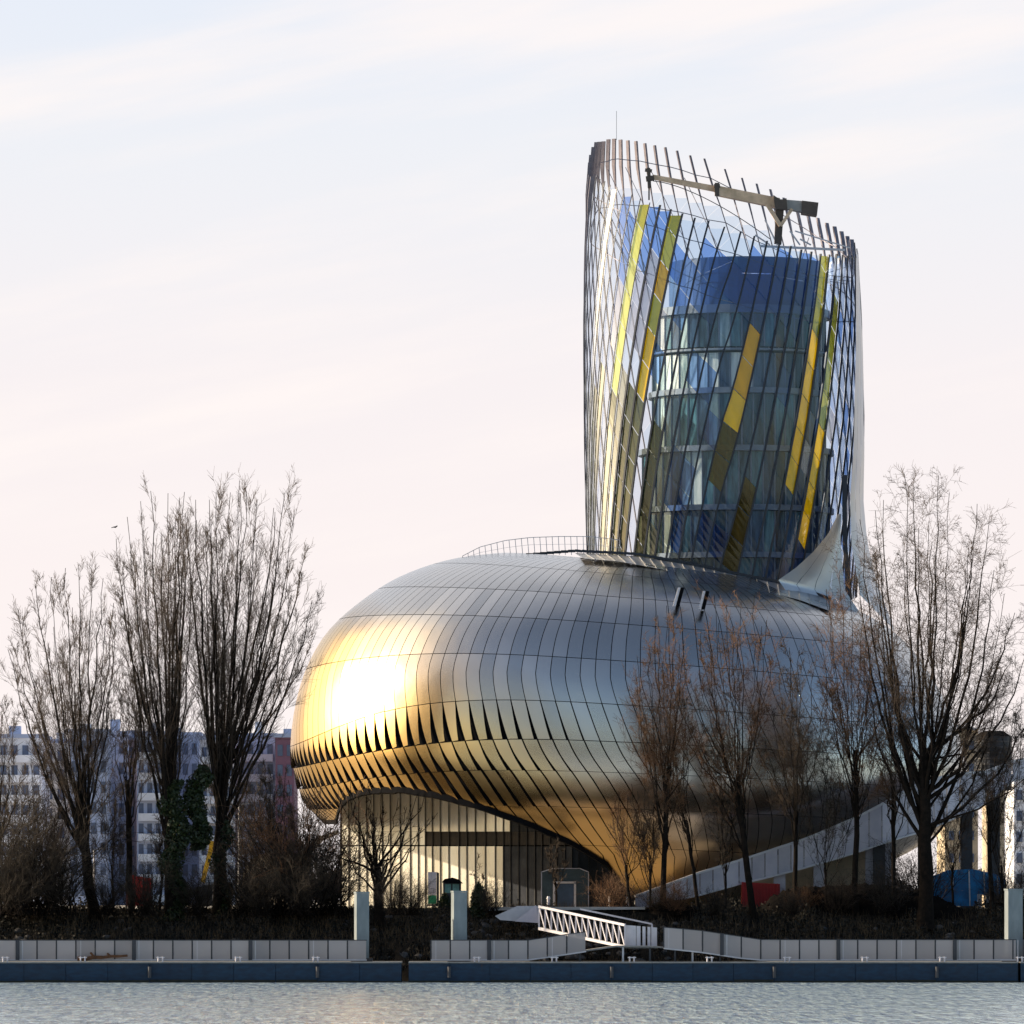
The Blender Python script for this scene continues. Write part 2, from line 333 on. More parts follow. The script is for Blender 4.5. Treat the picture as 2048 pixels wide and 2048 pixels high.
def body(t, th):
    """point on the ring's skin: level t (0 crown .. 13 foot), azimuth th (0 right, pi/2 towards the river, pi left)"""
    t = np.asarray(t, float); th = np.asarray(th, float); t, th = np.broadcast_arrays(t, th)
    q = lev(t); c = np.cos(th); s = np.sin(th)
    sc = YC/F
    xl = (q[..., 0]-1024)*sc; xr = (q[..., 2]-1024)*sc; zl = CZ-(q[..., 1]-HY)*sc; zr = CZ-(q[..., 3]-HY)*sc
    A = (xr-xl)/2; Bd = np.interp(t, BT[0], BT[1])*sc
    return np.stack([(xl+xr)/2+A*c, YC-Bd*s, (zl+zr)/2+(zr-zl)/2*c], -1)
def bnormal(t, th):
    e = 0.02; n = np.cross(body(np.asarray(t)+e, th)-body(np.asarray(t)-e, th), body(t, np.asarray(th)+e)-body(t, np.asarray(th)-e))
    n /= np.linalg.norm(n, axis=-1, keepdims=True)+1e-9
    c = body(t, th)-np.array([9.0, 500.0, 18.0]); sg = np.sign((n[..., :2]*c[..., :2]).sum(-1)); sg[sg == 0] = 1
    return n*sg[..., None]
def twist(t): return 0.26*np.clip((np.asarray(t, float)-5.0)/5.0, 0, 1.2)**1.3
ARCH = [(670, 1640), (674, 1622), (684, 1603), (705, 1588), (740, 1580), (800, 1578), (870, 1589), (955, 1611), (1060, 1648), (1145, 1686), (1219, 1730), (1262, 1795)]
TS = np.linspace(0, 13, 400)
def t_end(th):
    """level at which the skin of azimuth th stops: the lip of the entrance arch, or the ground"""
    s = math.sin(th-0.1); c = math.cos(th)
    if math.sin(th) < -0.15: return 9.0 if c < 0.1 else 13.0
    pts = body(TS, th-twist(TS)); px = pts[:, 0]/pts[:, 1]*F+1024; py = HY-(pts[:, 2]-CZ)/pts[:, 1]*F
    ya = np.interp(px, [a for a, _ in ARCH], [b for _, b in ARCH], left=1655, right=4000)
    ya = np.where(px > 1262, 4000, ya)
    bad = np.nonzero((py > ya) & (TS > 6))[0]
    if len(bad) == 0: return 13.0
    te = TS[bad[0]]
    return float(min(te, 13.0 if px[bad[0]] > 690 else 10.0))
NC = 138
ROWS = [0.2, 1.35, 2.5, 3.45, 4.55, 5.75, 6.7, 7.7, 9.0, 10.6, 13.0]
RSH = [0, 0, 0.05, 0.2, 0.6, 1.3, 1.15, 0.9, 0.45, 0, 0]
def rowt(r, th): c = max(0.0, -math.cos(th)); return ROWS[r]+RSH[r]*c**3.5
# backing shell (dark) just inside the skin
tes = {}
def te_at(th):
    k = round(th, 5)
    if k not in tes: tes[k] = t_end(th)
    return tes[k]
nb = 240; nk = 40
ths = np.linspace(0, 2*math.pi, nb+1)
V = []
for th in ths:
    te = te_at(float(th)); tt = np.linspace(0, te, nk)
    p = body(tt, th-twist(tt)); n = bnormal(tt, th-twist(tt)); V.append(p-n*0.30)
V = np.array(V).reshape(-1, 3); idx = np.arange((nb+1)*nk).reshape(nb+1, nk)
Q = np.stack([idx[:-1, :-1], idx[1:, :-1], idx[1:, 1:], idx[:-1, 1:]], -1).reshape(-1, 4)
ring = link('ring_base', np_mesh('ring_base', V, Q, M_black), MU)
# closing roof inside the crown, a little below the skin's upper edge
top = MB(); top.poly([tuple(body(0.0, a)-np.array([0, 0, 0.5])) for a in np.linspace(0, 2*math.pi, 60, endpoint=False)]); top.build('roof_deck', M_slab, MU)
# lip of the arch
lipth = [t for t in np.linspace(0.2, math.pi+0.3, 260) if te_at(float(t)) < 12.5]
lp = []
for th in lipth:
    te = te_at(float(th)); a = body(te, th-twist(te)); b = a+(np.array([0, 5.5, 0.0])); lp.append((a, b))
mb = MB()
for (a, b), (c, d) in zip(lp[:-1], lp[1:]):
    if np.linalg.norm(a-c) > 3: continue
    up = np.array([0, 0, 0.42]); fr = np.array([0, 0.22, 0.22]); hb = np.array([0, 0, -0.22])
    mb.hexa([a-fr, c-fr, c-fr+up, a-fr+up], [b+hb, d+hb, d+up, b+up])
lip = mb.build('arch_lip', M_black, MU)
# cladding panels
panels = []
cm_ = 0.030
for j in range(NC):
    thA = 2*math.pi*j/NC; thB = 2*math.pi*(j+1)/NC
    for r in range(len(ROWS)-1):
        t0, t1 = ROWS[r], ROWS[r+1]
        cosm = math.cos((thA+thB)/2-float(twist((t0+t1)/2)))
        sinm = math.sin((thA+thB)/2-float(twist((t0+t1)/2)))
        lv = max(0.0, min(1.0, (-cosm-0.12)/0.42)) if sinm > -0.2 else 0
        gap = 0.055 if sinm > 0 else 0.04
        nu, nv = 3, 7 if (t1-t0) > 1.3 else 5
        us = np.linspace(0, 1, nu+1); vsn = np.linspace(0, 1, nv+1)
        TT = np.zeros((nu+1, nv+1)); HH = np.zeros((nu+1, nv+1)); off = np.zeros((nu+1, nv+1)); ok = True
        te_a, te_b = te_at(thA), te_at(thB)
        if abs(te_a-te_b) > 2.5: te_a = te_b = min(te_a, te_b)
        for a, u in enumerate(us):
            tem = lerp(te_a, te_b, u)
            tha = lerp(thA, thB, u); lo = min(rowt(r, tha), tem); hi = min(rowt(r+1, tha), tem)
            if hi-lo < 0.02: ok = False
            for b_, v in enumerate(vsn):
                t = lerp(lo+0.012, hi-0.006, v)
                wg = 0.0
                if r in (5, 6): wg = (0.46 if r == 5 else 0.36)*v*lv
                elif r == 7: wg = (0.22+0.08*v)*lv
                elif r >= 8: wg = 0.17*lv*(1-0.4*v)
                if r >= 5: wg = max(wg, min(0.07, 0.028*(r-4))*min(1, max(0, 0.25-cosm)*2.0))
                u2 = u*(1-gap) + gap/2
                u2 = 1-(1-u2)*(1-wg)         # opens at the low-index (right-hand) edge
                TT[a, b_] = t; HH[a, b_] = lerp(thA, thB, u2)-float(twist(t))
                off[a, b_] = (0.16*lv*v*(1-u) if r in (5, 6, 7) else 0.0)
        if not ok: continue
        Pn = body(TT, HH); Nn = bnormal(TT, HH)
        Pn = Pn+Nn*off[..., None]
        tilt = NR.randn(3)*0.016
        Nc = Nn+tilt
        # each sheet is pressed a little flatter than the ideal skin
        mean = Nn.mean(0, keepdims=True); Nc = Nc*0.72+mean*0.28; Nc /= np.linalg.norm(Nc, axis=-1, keepdims=True)
        px, py = proj(Pn[1, nv//2]); pts2 = [proj(Pn[0, 0]), proj(Pn[-1, 0]), proj(Pn[-1, -1]), proj(Pn[0, -1])]
        ar = abs(sum(pts2[i][0]*pts2[(i+1) % 4][1]-pts2[(i+1) % 4][0]*pts2[i][1] for i in range(4)))/2
        panels.append((ar if sinm > -0.05 else -ar, Pn, Nc, nu, nv))
def panel_arrays(Pn, Nc, nu, nv, base=0):
    idx = np.arange((nu+1)*(nv+1)).reshape(nu+1, nv+1)+base
    Qf = np.stack([idx[:-1, :-1], idx[1:, :-1], idx[1:, 1:], idx[:-1, 1:]], -1).reshape(-1, 4)
    return Pn.reshape(-1, 3), Nc.reshape(-1, 3), Qf
panels.sort(key=lambda x: -x[0])
for ar, Pn, Nc, nu, nv in panels[:300]:
    v, n, q = panel_arrays(Pn, Nc, nu, nv)
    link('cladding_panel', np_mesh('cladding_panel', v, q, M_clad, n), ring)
Va, Na, Qa, b0 = [], [], [], 0
for ar, Pn, Nc, nu, nv in panels[300:]:
    v, n, q = panel_arrays(Pn, Nc, nu, nv, b0); Va.append(v); Na.append(n); Qa.append(q); b0 += len(v)
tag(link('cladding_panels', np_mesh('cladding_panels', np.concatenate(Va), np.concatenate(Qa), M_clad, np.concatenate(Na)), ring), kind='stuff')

# collar rising from the crown to the terrace rim
C1 = [(1056, 1113), (1155, 1110), (1240, 1121), (1325, 1139), (1420, 1158), (1510, 1178), (1600, 1200), (1660, 1222)]
C2 = [(1052, 1112), (1150, 1104), (1270, 1110), (1380, 1129), (1480, 1151), (1550, 1164), (1600, 1178), (1660, 1200)]
def curve(tab, u):
    a = np.array(tab, float); d = np.r_[0, np.cumsum(np.linalg.norm(np.diff(a, axis=0), axis=1))]; d /= d[-1]
    return np.array([np.interp(u, d, a[:, 0]), np.interp(u, d, a[:, 1])])
col = MB()
rm = MB(); nseg = 44
for i in range(nseg):
    a = curve(C2, i/nseg); b = curve(C2, (i+1)/nseg)
    rm.bar(P(a[0], a[1]-3, 494.4), P(b[0], b[1]-2, 494.4), 0.35, 0.20)
rim = rm.build('terrace_rim', M_finb, MU)
C1 = [(1170, 1117), (1240, 1123), (1325, 1139), (1420, 1158), (1510, 1178), (1600, 1200), (1660, 1222)]
C2 = [(1150, 1106), (1270, 1112), (1380, 1130), (1480, 1152), (1550, 1165), (1600, 1179), (1660, 1200)]
for i in range(24):
    u0, u1 = i/24, (i+0.97)/24
    a0, a1, b0_, b1 = curve(C1, u0), curve(C1, u1), curve(C2, u0), curve(C2, u1)
    sh = 0.012
    V_, = [[]]
    for k in range(5):
        q = k/4
        for (s0, s1) in ((a0, b0_), (a1, b1)):
            p = s0*(1-q)+s1*q; V_.append(tuple(P(p[0], p[1], lerp(489.6, 494.2, q)) + Vector((0, 0, -0.05*math.sin(q*math.pi)))))
    mbp = MB(); mbp.v = V_; mbp.f = [(2*k, 2*k+1, 2*k+3, 2*k+2) for k in range(4)]
    mbp.build('collar_panel', M_sail, MU, True)
    s = MB(); c0, d0 = curve(C1, min(1, (i+0.95)/24)), curve(C2, min(1, (i+0.95)/24)); s.bar(P(c0[0], c0[1], 489.55), P(d0[0], d0[1], 494.15), 0.045); s.build('collar_seam', M_sail, MU)
# railing along the left of the terrace
RT = [(925, 1112), (960, 1094), (1010, 1081), (1060, 1075), (1120, 1073), (1180, 1073), (1240, 1080)]
RB = [(925, 1122), (960, 1116), (1010, 1110), (1060, 1104), (1120, 1104), (1180, 1104), (1240, 1112)]
rl = MB()
for i in range(40):
    a = curve(RT, i/40); b = curve(RT, (i+1)/40); rl.bar(P(a[0], a[1], 497), P(b[0], b[1], 497), 0.05)
    a2 = a*0.5+curve(RB, i/40)*0.5; b2 = b*0.5+curve(RB, (i+1)/40)*0.5; rl.bar(P(*a2, 497), P(*b2, 497), 0.02)
rail = rl.build('terrace_railing', M_coping, MU)
for i in range(27):
    a = curve(RT, i/26); b = curve(RB, i/26); MB().bar(P(a[0], a[1], 497), P(b[0], b[1]+6, 497), 0.05).build('railing_post', M_coping, rail)
# two dark slot vents on the crown
for x0, y0, x1, y1 in ((1352, 1212, 1362, 1175), (1403, 1218, 1412, 1182)):
    v = MB(); v.prism([(x0, y0), (x0+7, y0), (x1+7, y1), (x1, y1)], 482.5, 1.0)
    vo = v.build('slot_vent', M_black, MU)
    v = MB(); v.prism([(x0-6, y0), (x0-1, y0), (x1-1, y1), (x1-6, y1)], 482.3, 0.5); v.build('vent_frame', M_white, vo)

# ------------------------------------------------------------------ glass tower
TYC = 503.5
TX = [(260, 1192, 1690), (300, 1184, 1700), (350, 1179, 1706), (450, 1172, 1711), (500, 1170, 1714), (640, 1168, 1722), (850, 1168, 1727), (1000, 1171, 1723), (1110, 1174, 1716), (1200, 1176, 1712)]
def tower(py, th, k=1.0):
    """point of the shell on the level seen at row py (at the tower's axis), azimuth th"""
    ys = [a for a, _, _ in TX]; xl = np.interp(py, ys, [b for _, b, _ in TX]); xr = np.interp(py, ys, [c for _, _, c in TX])
    sc = TYC/F; A = (xr-xl)/2*sc*k
    c, s = math.cos(th), math.sin(th); ee = 0.88
    c2 = math.copysign(abs(c)**ee, c); s2 = math.copysign(abs(s)**ee, s)
    return Vector((((xl+xr)/2-1024)*sc+A*c2, TYC-0.84*A*s2, CZ-(py-HY)*sc))
FR = [(1170, 350), (1180, 354), (1199, 362), (1233, 379), (1284, 404), (1339, 421), (1385, 438), (1432, 452), (1482, 469), (1535, 486), (1588, 500), (1641, 511), (1725, 518)]
BR = [(1170, 305), (1183, 300), (1190, 288), (1230, 277), (1272, 283), (1320, 294), (1367, 307), (1420, 323), (1484, 358), (1537, 378), (1579, 403), (1632, 435), (1675, 458), (1725, 500)]
def rim_y(px, s):
    f = max(0.0, min(1.0, (s+0.22)/0.44)); f = f*f*(3-2*f)
    return interp(BR, px)*(1-f)+interp(FR, px)*f
def ttw(py): u = (1180-py)/830.0; return 0.50*u+0.14*u*u
NF = 66
def fin_th(i, py): return 2*math.pi*i/NF-ttw(py)
def fin_top(i):
    py = 1180.0
    while py > 262:
        th = fin_th(i, py); p = tower(py, th); px, y = proj(p)
        if y <= rim_y(px, math.sin(th)): break
        py -= 3
    return py
TOPS = [fin_top(i) for i in range(NF)]
# core with floors
def ell(py, th, cx=1478, hw=170, dp=6.2):
    sc = TYC/F; return Vector(((cx-1024)*sc+hw*sc*math.cos(th), TYC-dp*math.sin(th), CZ-(py-HY)*sc))
K = 48
def core_w(py): return 150 if py < 632 else (172 if py < 800 else 186)
def core_c(py): return 1490 if py < 632 else (1478 if py < 800 else 1472)
cb = MB()
for (y0, y1) in ((528, 632),):
    for k in range(K):
        a, b = 2*math.pi*k/K, 2*math.pi*(k+1)/K
        cb.poly([ell(y1, a, 1490, 152), ell(y1, b, 1490, 152), ell(y0, b, 1490, 152), ell(y0, a, 1490, 152)])
cb.poly([ell(528, 2*math.pi*k/K, 1490, 152) for k in range(K)])
tw = cb.build('glass_tower', M_corewall, MU)
M_win = [mat('office_glass_%s' % n, c, 0.12, 0.0, color2=c2, scale=1.2, stretch=(2.5, 2.5, 0.3)) for n, c, c2 in (
    ('dark', (0.015, 0.035, 0.06), (0.05, 0.12, 0.18)), ('teal', (0.12, 0.28, 0.34), (0.03, 0.08, 0.12)), ('blue', (0.07, 0.14, 0.24), (0.025, 0.05, 0.10)),
    ('pale', (0.62, 0.76, 0.74), (0.16, 0.26, 0.30)), ('white', (0.95, 0.98, 0.92), (0.5, 0.6, 0.6)))]
floors = [632, 712, 793, 907, 1024, 1118, 1185]
for fi, y in enumerate(floors):
    s = MB(); th_ = 16 if fi in (0,) else (4 if fi == 1 else 11)
    c, hw = core_c(y), core_w(y+2)+10
    ringt = [ell(y-th_/2, 2*math.pi*k/K, c, hw, 6.9) for k in range(K)]; ringb = [ell(y+th_/2, 2*math.pi*k/K, c, hw, 6.9) for k in range(K)]
    s.poly(ringt); s.poly(ringb[::-1])
    for k in range(K): s.poly([ringb[k], ringb[(k+1) % K], ringt[(k+1) % K], ringt[k]])
    s.build('floor_slab', M_slab, tw)
for fi in range(len(floors)-1):
    y0, y1 = floors[fi]+6, floors[fi+1]-6
    for k in range(K):
        a, b = 2*math.pi*(k+0.06)/K, 2*math.pi*(k+0.94)/K; c, hw = core_c(y0), core_w(y0)
        wts = (3, 3, 3, 2.5, 0.3) if fi == 0 else ((2, 2, 1, 2, 6) if fi == 1 else (8, 3, 2.5, 2.4, 0.7))  # the bright storey's white panes stand for daylight coming through
        mi = R.choices(range(5), weights=wts)[0]
        if math.cos(a) > 0.25 and mi > 2: mi = 2
        o = [ell(y1, a, c, hw), ell(y1, b, c, hw), ell(y0, b, c, hw), ell(y0, a, c, hw)]
        inn = [Vector((p.x*0.99+0.01*18, lerp(p.y, TYC, 0.03), p.z)) for p in o]
        MB().hexa(o, inn).build('window', M_win[mi], tw)
        MB().bar(ell(y1, a-0.06*2*math.pi/K, c, hw+1), ell(y0, a-0.06*2*math.pi/K, c, hw+1), 0.12).build('column', M_slab, tw)
# glass panels
G_clear = glass('glass_clear', (0.80, 0.88, 0.97), 0.05)
G_blue = glass('glass_blue', (0.22, 0.38, 0.78), 0.08)
G_side = glass('glass_side', (0.86, 0.90, 0.96), 0.02, hi=0.06)
G_sky = glass('glass_pale_blue', (0.55, 0.68, 0.92), 0.10)
G_grey = glass('glass_printed_grey', (0.70, 0.72, 0.82), 0.08, opaque=(0.40, 0.40, 0.52), fac=0.45)
G_white = glass('glass_printed_white', (0.95, 0.96, 0.98), 0.10, opaque=(0.80, 0.83, 0.88), fac=0.24)
G_gold = glass('glass_gold', (0.95, 0.75, 0.05), 0.07, opaque=(1.0, 0.60, 0.002), fac=0.92)
G_olive = glass('glass_olive', (0.60, 0.58, 0.12), 0.08, opaque=(0.48, 0.44, 0.02), fac=0.82)
G_lime = glass('glass_lime', (0.95, 0.95, 0.35), 0.06, opaque=(0.80, 0.78, 0.16), fac=0.65)
G_ochre = glass('glass_ochre', (0.70, 0.50, 0.10), 0.06, opaque=(0.80, 0.42, 0.004), fac=0.82)
G_brown = glass('glass_brown', (0.45, 0.32, 0.08), 0.06, opaque=(0.10, 0.065, 0.012), fac=0.70)
G_beige = glass('glass_beige', (0.80, 0.76, 0.62), 0.10, opaque=(0.17, 0.165, 0.12), fac=0.6)
G_dolive = glass('glass_dark_olive', (0.28, 0.28, 0.12), 0.07, opaque=(0.035, 0.038, 0.018), fac=0.75)
PH, PS = 58.0, 24.0
STR = [([(1222, 790), (1232, 690), (1258, 560), (1272, 500), (1304, 405)], 'S1'), ([(1290, 790), (1300, 660), (1335, 545), (1370, 430)], 'S2'),
       ([(1425, 1000), (1450, 850), (1478, 700)], 'S3'), ([(1452, 1130), (1476, 1015)], 'S3b'), ([(1578, 1015), (1628, 700), (1660, 520)], 'S4'), ([(1616, 1100), (1650, 850), (1684, 660)], 'S5')]
def col_of(px, py):                       # which front column is seen at (px, py)
    best = None
    for i in range(NF):
        th = fin_th(i+0.5, py); s = math.sin(th)
        if s < 0.05: continue
        x, y = proj(tower(py+6, th)); d = abs(x-px)
        if best is None or d < best[0]: best = (d, i)
    return best[1]
stripe = {}
for pts, nm in STR:
    mid = pts[len(pts)//2] if nm not in ('S3b',) else pts[0]
    i = col_of(*mid); stripe.setdefault(i, []).append((min(y for _, y in pts), max(y for _, y in pts), nm))
gp = []
for i in range(NF):
    top_ = max(TOPS[i], TOPS[(i+1) % NF])
    back = math.sin(fin_th(i+0.5, 700)) < -0.1
    if back: top_ += 95
    # joints step down to the right (index falls to the right on the river side)
    ks = []
    y = 1200 - ((NF-i)*PS) % PH if False else 1200+((-(i*PS)) % PH)
    while y > top_-PH:
        ks.append(y); y -= PH if y > 900 else PH*1.12
    for a, b in zip(ks[:-1], ks[1:]):
        b = max(b, top_)
        if a-b < 8: continue
        a2 = min(a, 1195)
        th_m = fin_th(i+0.5, (a2+b)/2); s = math.sin(th_m); px, py = proj(tower((a2+b)/2, th_m)); mid = (a2+b)/2
        kind = G_clear
        if s > 0:
            if px > 1345 and 520 < py < 640: kind = G_blue
            if px > 1655: kind = G_sky
            if 1180 < px < 1345 and py < 560: kind = G_blue if px > 1230 and R.random() < 0.75 else G_clear
            if px < 1238 and py < 760: kind = G_white if (i % 4 == 0) else G_side
            if 1225 < px < 1330 and 545 < py < 700 and i not in stripe: kind = G_grey
            if px < 1310 and py > 775:
                h = (i*7919) % 5; kind = (G_dolive, G_side, G_dolive, G_beige, G_dolive)[h]
            elif 1310 <= px < 1480 and py > 800 and R.random() < 0.08: kind = G_blue
            elif px > 1310 and py > 640 and R.random() < 0.12: kind = R.choice((G_blue, G_blue, G_grey))
            elif px > 1310 and py > 640 and R.random() < 0.08: kind = G_blue
            for (ya, yb, nm) in stripe.get(i, []):
                if ya-12 < mid < yb+12:
                    if nm == 'S1': kind = G_olive if mid < 510 else G_lime
                    elif nm == 'S2': kind = G_olive if mid < 540 else (G_ochre if mid < 610 else (G_olive if mid < 685 else G_gold))
                    elif nm == 'S3': kind = G_ochre if mid < 790 else (G_gold if mid < 860 else G_brown)
                    elif nm == 'S3b': kind = G_brown
                    elif nm == 'S4': kind = G_olive if mid < 700 else G_gold
                    elif nm == 'S5': kind = G_olive if mid < 790 else G_lime if mid < 850 else G_gold
        sh = PS                              # the diagonal of each joint
        nv = 4; v_ = []
        for q in range(nv+1):
            for side in (0, 1):
                ii = i+0.03 if side == 0 else i+0.97
                yy = lerp(a, b, 0.012+q/nv*0.976)-(sh*side if True else 0)
                yy = min(max(yy, top_ if not back else top_), 1197)
                v_.append(tower(yy, fin_th(ii, yy), 0.992))
        if s <= 0 and px < 1300: kind = G_side
        gp.append((abs(proj(v_[0])[0]-proj(v_[1])[0])*(a2-b) if s > 0 else -1, v_, kind, nv))
gp.sort(key=lambda x: -x[0])
byk = {}
for n_, (ar, v_, kind, nv) in enumerate(gp):
    f_ = [(2*q, 2*q+1, 2*q+3, 2*q+2) for q in range(nv)]
    if n_ < 300:
        mb = MB(); mb.v = [tuple(p) for p in v_]; mb.f = f_
        mb.build('glass_panel', kind, tw)
    else:
        mb = byk.setdefault(kind.name, (MB(), kind))[0]; b0 = len(mb.v); mb.v += [tuple(p) for p in v_]; mb.f += [tuple(b0+x for x in q) for q in f_]
for nm, (mb, kind) in byk.items():
    tag(mb.build('glass_panels', kind, tw), kind='stuff')
# fins
for i in range(NF):
    mb = MB(); ny = 18; prev = None; front = math.sin(fin_th(i, 700)) > 0; lf = math.cos(fin_th(i, 700)) < -0.62; di, do = (0.03, 0.13) if front else (0.10, 0.22)
    if lf and front: di, do = 0.015, 0.035
    if front and math.cos(fin_th(i, 700)) > 0.72: di, do = 0.02, 0.06
    for q in range(ny+1):
        y = lerp(1195, TOPS[i]-(3 if front else 0), q/ny); th = fin_th(i, y); p = tower(y, th)
        tg = (tower(y, th+0.02)-tower(y, th-0.02)).normalized(); nn = Vector((tg.y, -tg.x, 0)).normalized()
        if nn.dot(p-Vector((p.x*0+ (1448-1024)/F*TYC, TYC, p.z))) < 0: nn = -nn
        th_k = (0.034 if lf else 0.072) if front else 0.075
        if not front and y > TOPS[i]+75: th_k *= 0.55; di, do = 0.03, 0.07
        elif not front: di, do = 0.10, 0.22
        ringp = [p-tg*th_k-nn*di, p+tg*th_k-nn*di, p+tg*th_k+nn*do, p-tg*th_k+nn*do]
        b0 = len(mb.v); mb.v += [tuple(x) for x in ringp]
        if prev is not None:
            for k in range(4): mb.f.append((prev+k, prev+(k+1) % 4, b0+(k+1) % 4, b0+k))
        prev = b0
    mb.f.append(tuple(range(prev, prev+4))); mb.f.append((3, 2, 1, 0))
    mb.build('tower_fin', M_finb if front else M_fin, tw)
# ring beams tying the fins inside the crown
for rr, yy in ((0, 40), (1, 130)):
    mb = MB(); pr = None
    for i in range(NF+1):
        ii = i % NF; y = TOPS[ii]+yy; p = tower(y, fin_th(ii, y), 0.965)
        if pr is not None: mb.bar(pr, p, 0.06)
        pr = p
    mb.build('ring_beam', M_fin, tw)
# cross bracing tubes between crown and core
mb = MB()
for i in range(0, NF, 3):
    y = TOPS[i]+55; p = tower(y, fin_th(i, y), 0.96); q = tower(560, fin_th(i, 560)+0.2, 0.62); mb.bar(p, q, 0.045)
mb.build('bracing', M_fin, tw)
MB().bar(P(1233, 280, 507), P(1233, 222, 507), 0.03).build('lightning_rod', M_post, MU)

# metal sails on the right of the tower
def sheet(name, A, B, YA, YB, cols, m, parent, bulge=0.8, gap=0.03):
    for c in range(cols):
        nu, nv = 4, 26; Vv = []
        for a in range(nu+1):
            u = (c+gap/2+(1-gap)*a/nu)/cols
            for b_ in range(nv+1):
                v = b_/nv; pa, pb = curve(A, v), curve(B, v); p = pa*(1-u)+pb*u
                Vv.append(tuple(P(p[0], p[1], lerp(YA, YB, u)-bulge*math.sin(math.pi*u))))
        idx = np.arange(len(Vv)).reshape(nu+1, nv+1)
        Qf = np.stack([idx[:-1, :-1], idx[1:, :-1], idx[1:, 1:], idx[:-1, 1:]], -1).reshape(-1, 4)
        o = link(name, np_mesh(name, np.array(Vv), Qf, m, smooth=True), parent)
sheet('sail_panel', [(1676, 1028), (1656, 1068), (1626, 1104), (1592, 1135), (1556, 1160), (1575, 1186)], [(1682, 1028), (1681, 1080), (1684, 1120), (1690, 1180), (1720, 1225)], 492.5, 495.0, 4, M_sail, MU, -0.5)
sheet('sail_panel', [(1712, 520), (1712, 700), (1707, 900), (1700, 1000), (1703, 1090), (1720, 1190)], [(1716, 500), (1726, 700), (1729, 900), (1727, 1000), (1734, 1080), (1752, 1160), (1790, 1262)], 496.5, 502.0, 3, M_sail, MU, 0.8)
mb = MB()
for q in range(14):
    c_ = [(1690, 950), (1689, 1000), (1690, 1090), (1700, 1200)]
    a, b = curve(c_, q/14), curve(c_, (q+1)/14); mb.bar(P(a[0], a[1], 495.3), P(b[0], b[1], 495.3), 0.36, 0.3)
mb.build('sail_slot', M_finb, MU)

# ------------------------------------------------------------------ entrance facade under the arch
def fY(px): return 491.5+12.5*max(0, (1150-px)/470.0)
def fpan(name, x0, x1, yt0, yt1, yb, m, parent, dp=0.12, dy=0.0):
    a0, a1 = P(x0, yt0, fY(x0)+dy), P(x1, yt1, fY(x1)+dy); zb = [P(x0, yb, fY(x0)+dy), P(x1, yb, fY(x1)+dy)]
    d = Vector((0, dp, 0))
    return MB().hexa([zb[0], zb[1], a1, a0], [zb[0]+d, zb[1]+d, a1+d, a0+d]).build(name, m, parent)
fac = MB(); pts = [(x, 1560) for x in range(680, 1281, 40)]
for a, b in zip(pts[:-1], pts[1:]):
    p, q = P(a[0], 1560, fY(a[0])+1.2), P(b[0], 1560, fY(b[0])+1.2)
    fac.poly([(p.x, p.y, GZ), (q.x, q.y, GZ), q, p])
fac = fac.build('entrance_facade', M_black, MU)
xx = 684; n = 0
while xx < 1268:
    wd = R.choice((14, 17, 20, 16)); x1 = xx+wd-1.6
    dark = xx > 995
    ya = min(1640, max(1570, interp(ARCH, xx)-14))
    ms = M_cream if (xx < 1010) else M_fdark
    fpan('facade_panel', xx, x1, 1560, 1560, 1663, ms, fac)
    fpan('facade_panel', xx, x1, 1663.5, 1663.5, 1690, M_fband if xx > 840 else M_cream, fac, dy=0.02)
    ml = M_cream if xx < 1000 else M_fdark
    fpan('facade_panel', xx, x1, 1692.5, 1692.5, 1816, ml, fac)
    fpan('mullion', x1+0.1, x1+1.5, 1560, 1560, 1816, M_mull, fac, dy=-0.10)
    xx += wd; n += 1
# portal
prt = MB(); prt.prism([(1083, 1815), (1083, 1744), (1105, 1737), (1160, 1737), (1177, 1744), (1177, 1815)], 489.5, 1.2); prt = prt.build('entrance_portal', M_portal, MU)
for a, b in (((1083, 1815), (1083, 1744)), ((1083, 1744), (1105, 1737)), ((1105, 1737), (1160, 1737)), ((1160, 1737), (1177, 1744)), ((1177, 1744), (1177, 1815))):
    MB().bar(P(*a, 489.4), P(*b, 489.4), 0.07).build('portal_trim', M_ramp, prt)
MB().prism([(1110, 1815), (1110, 1768), (1148, 1768), (1148, 1815)], 489.38, 0.1).build('door', M_bluedoor, prt)
fr = MB()
for a, b in (((1108, 1815), (1108, 1765)), ((1150, 1765), (1150, 1815)), ((1106, 1765), (1152, 1765))): fr.bar(P(*a, 489.2), P(*b, 489.2), 0.16)
fr.build('door_frame', M_white, prt)

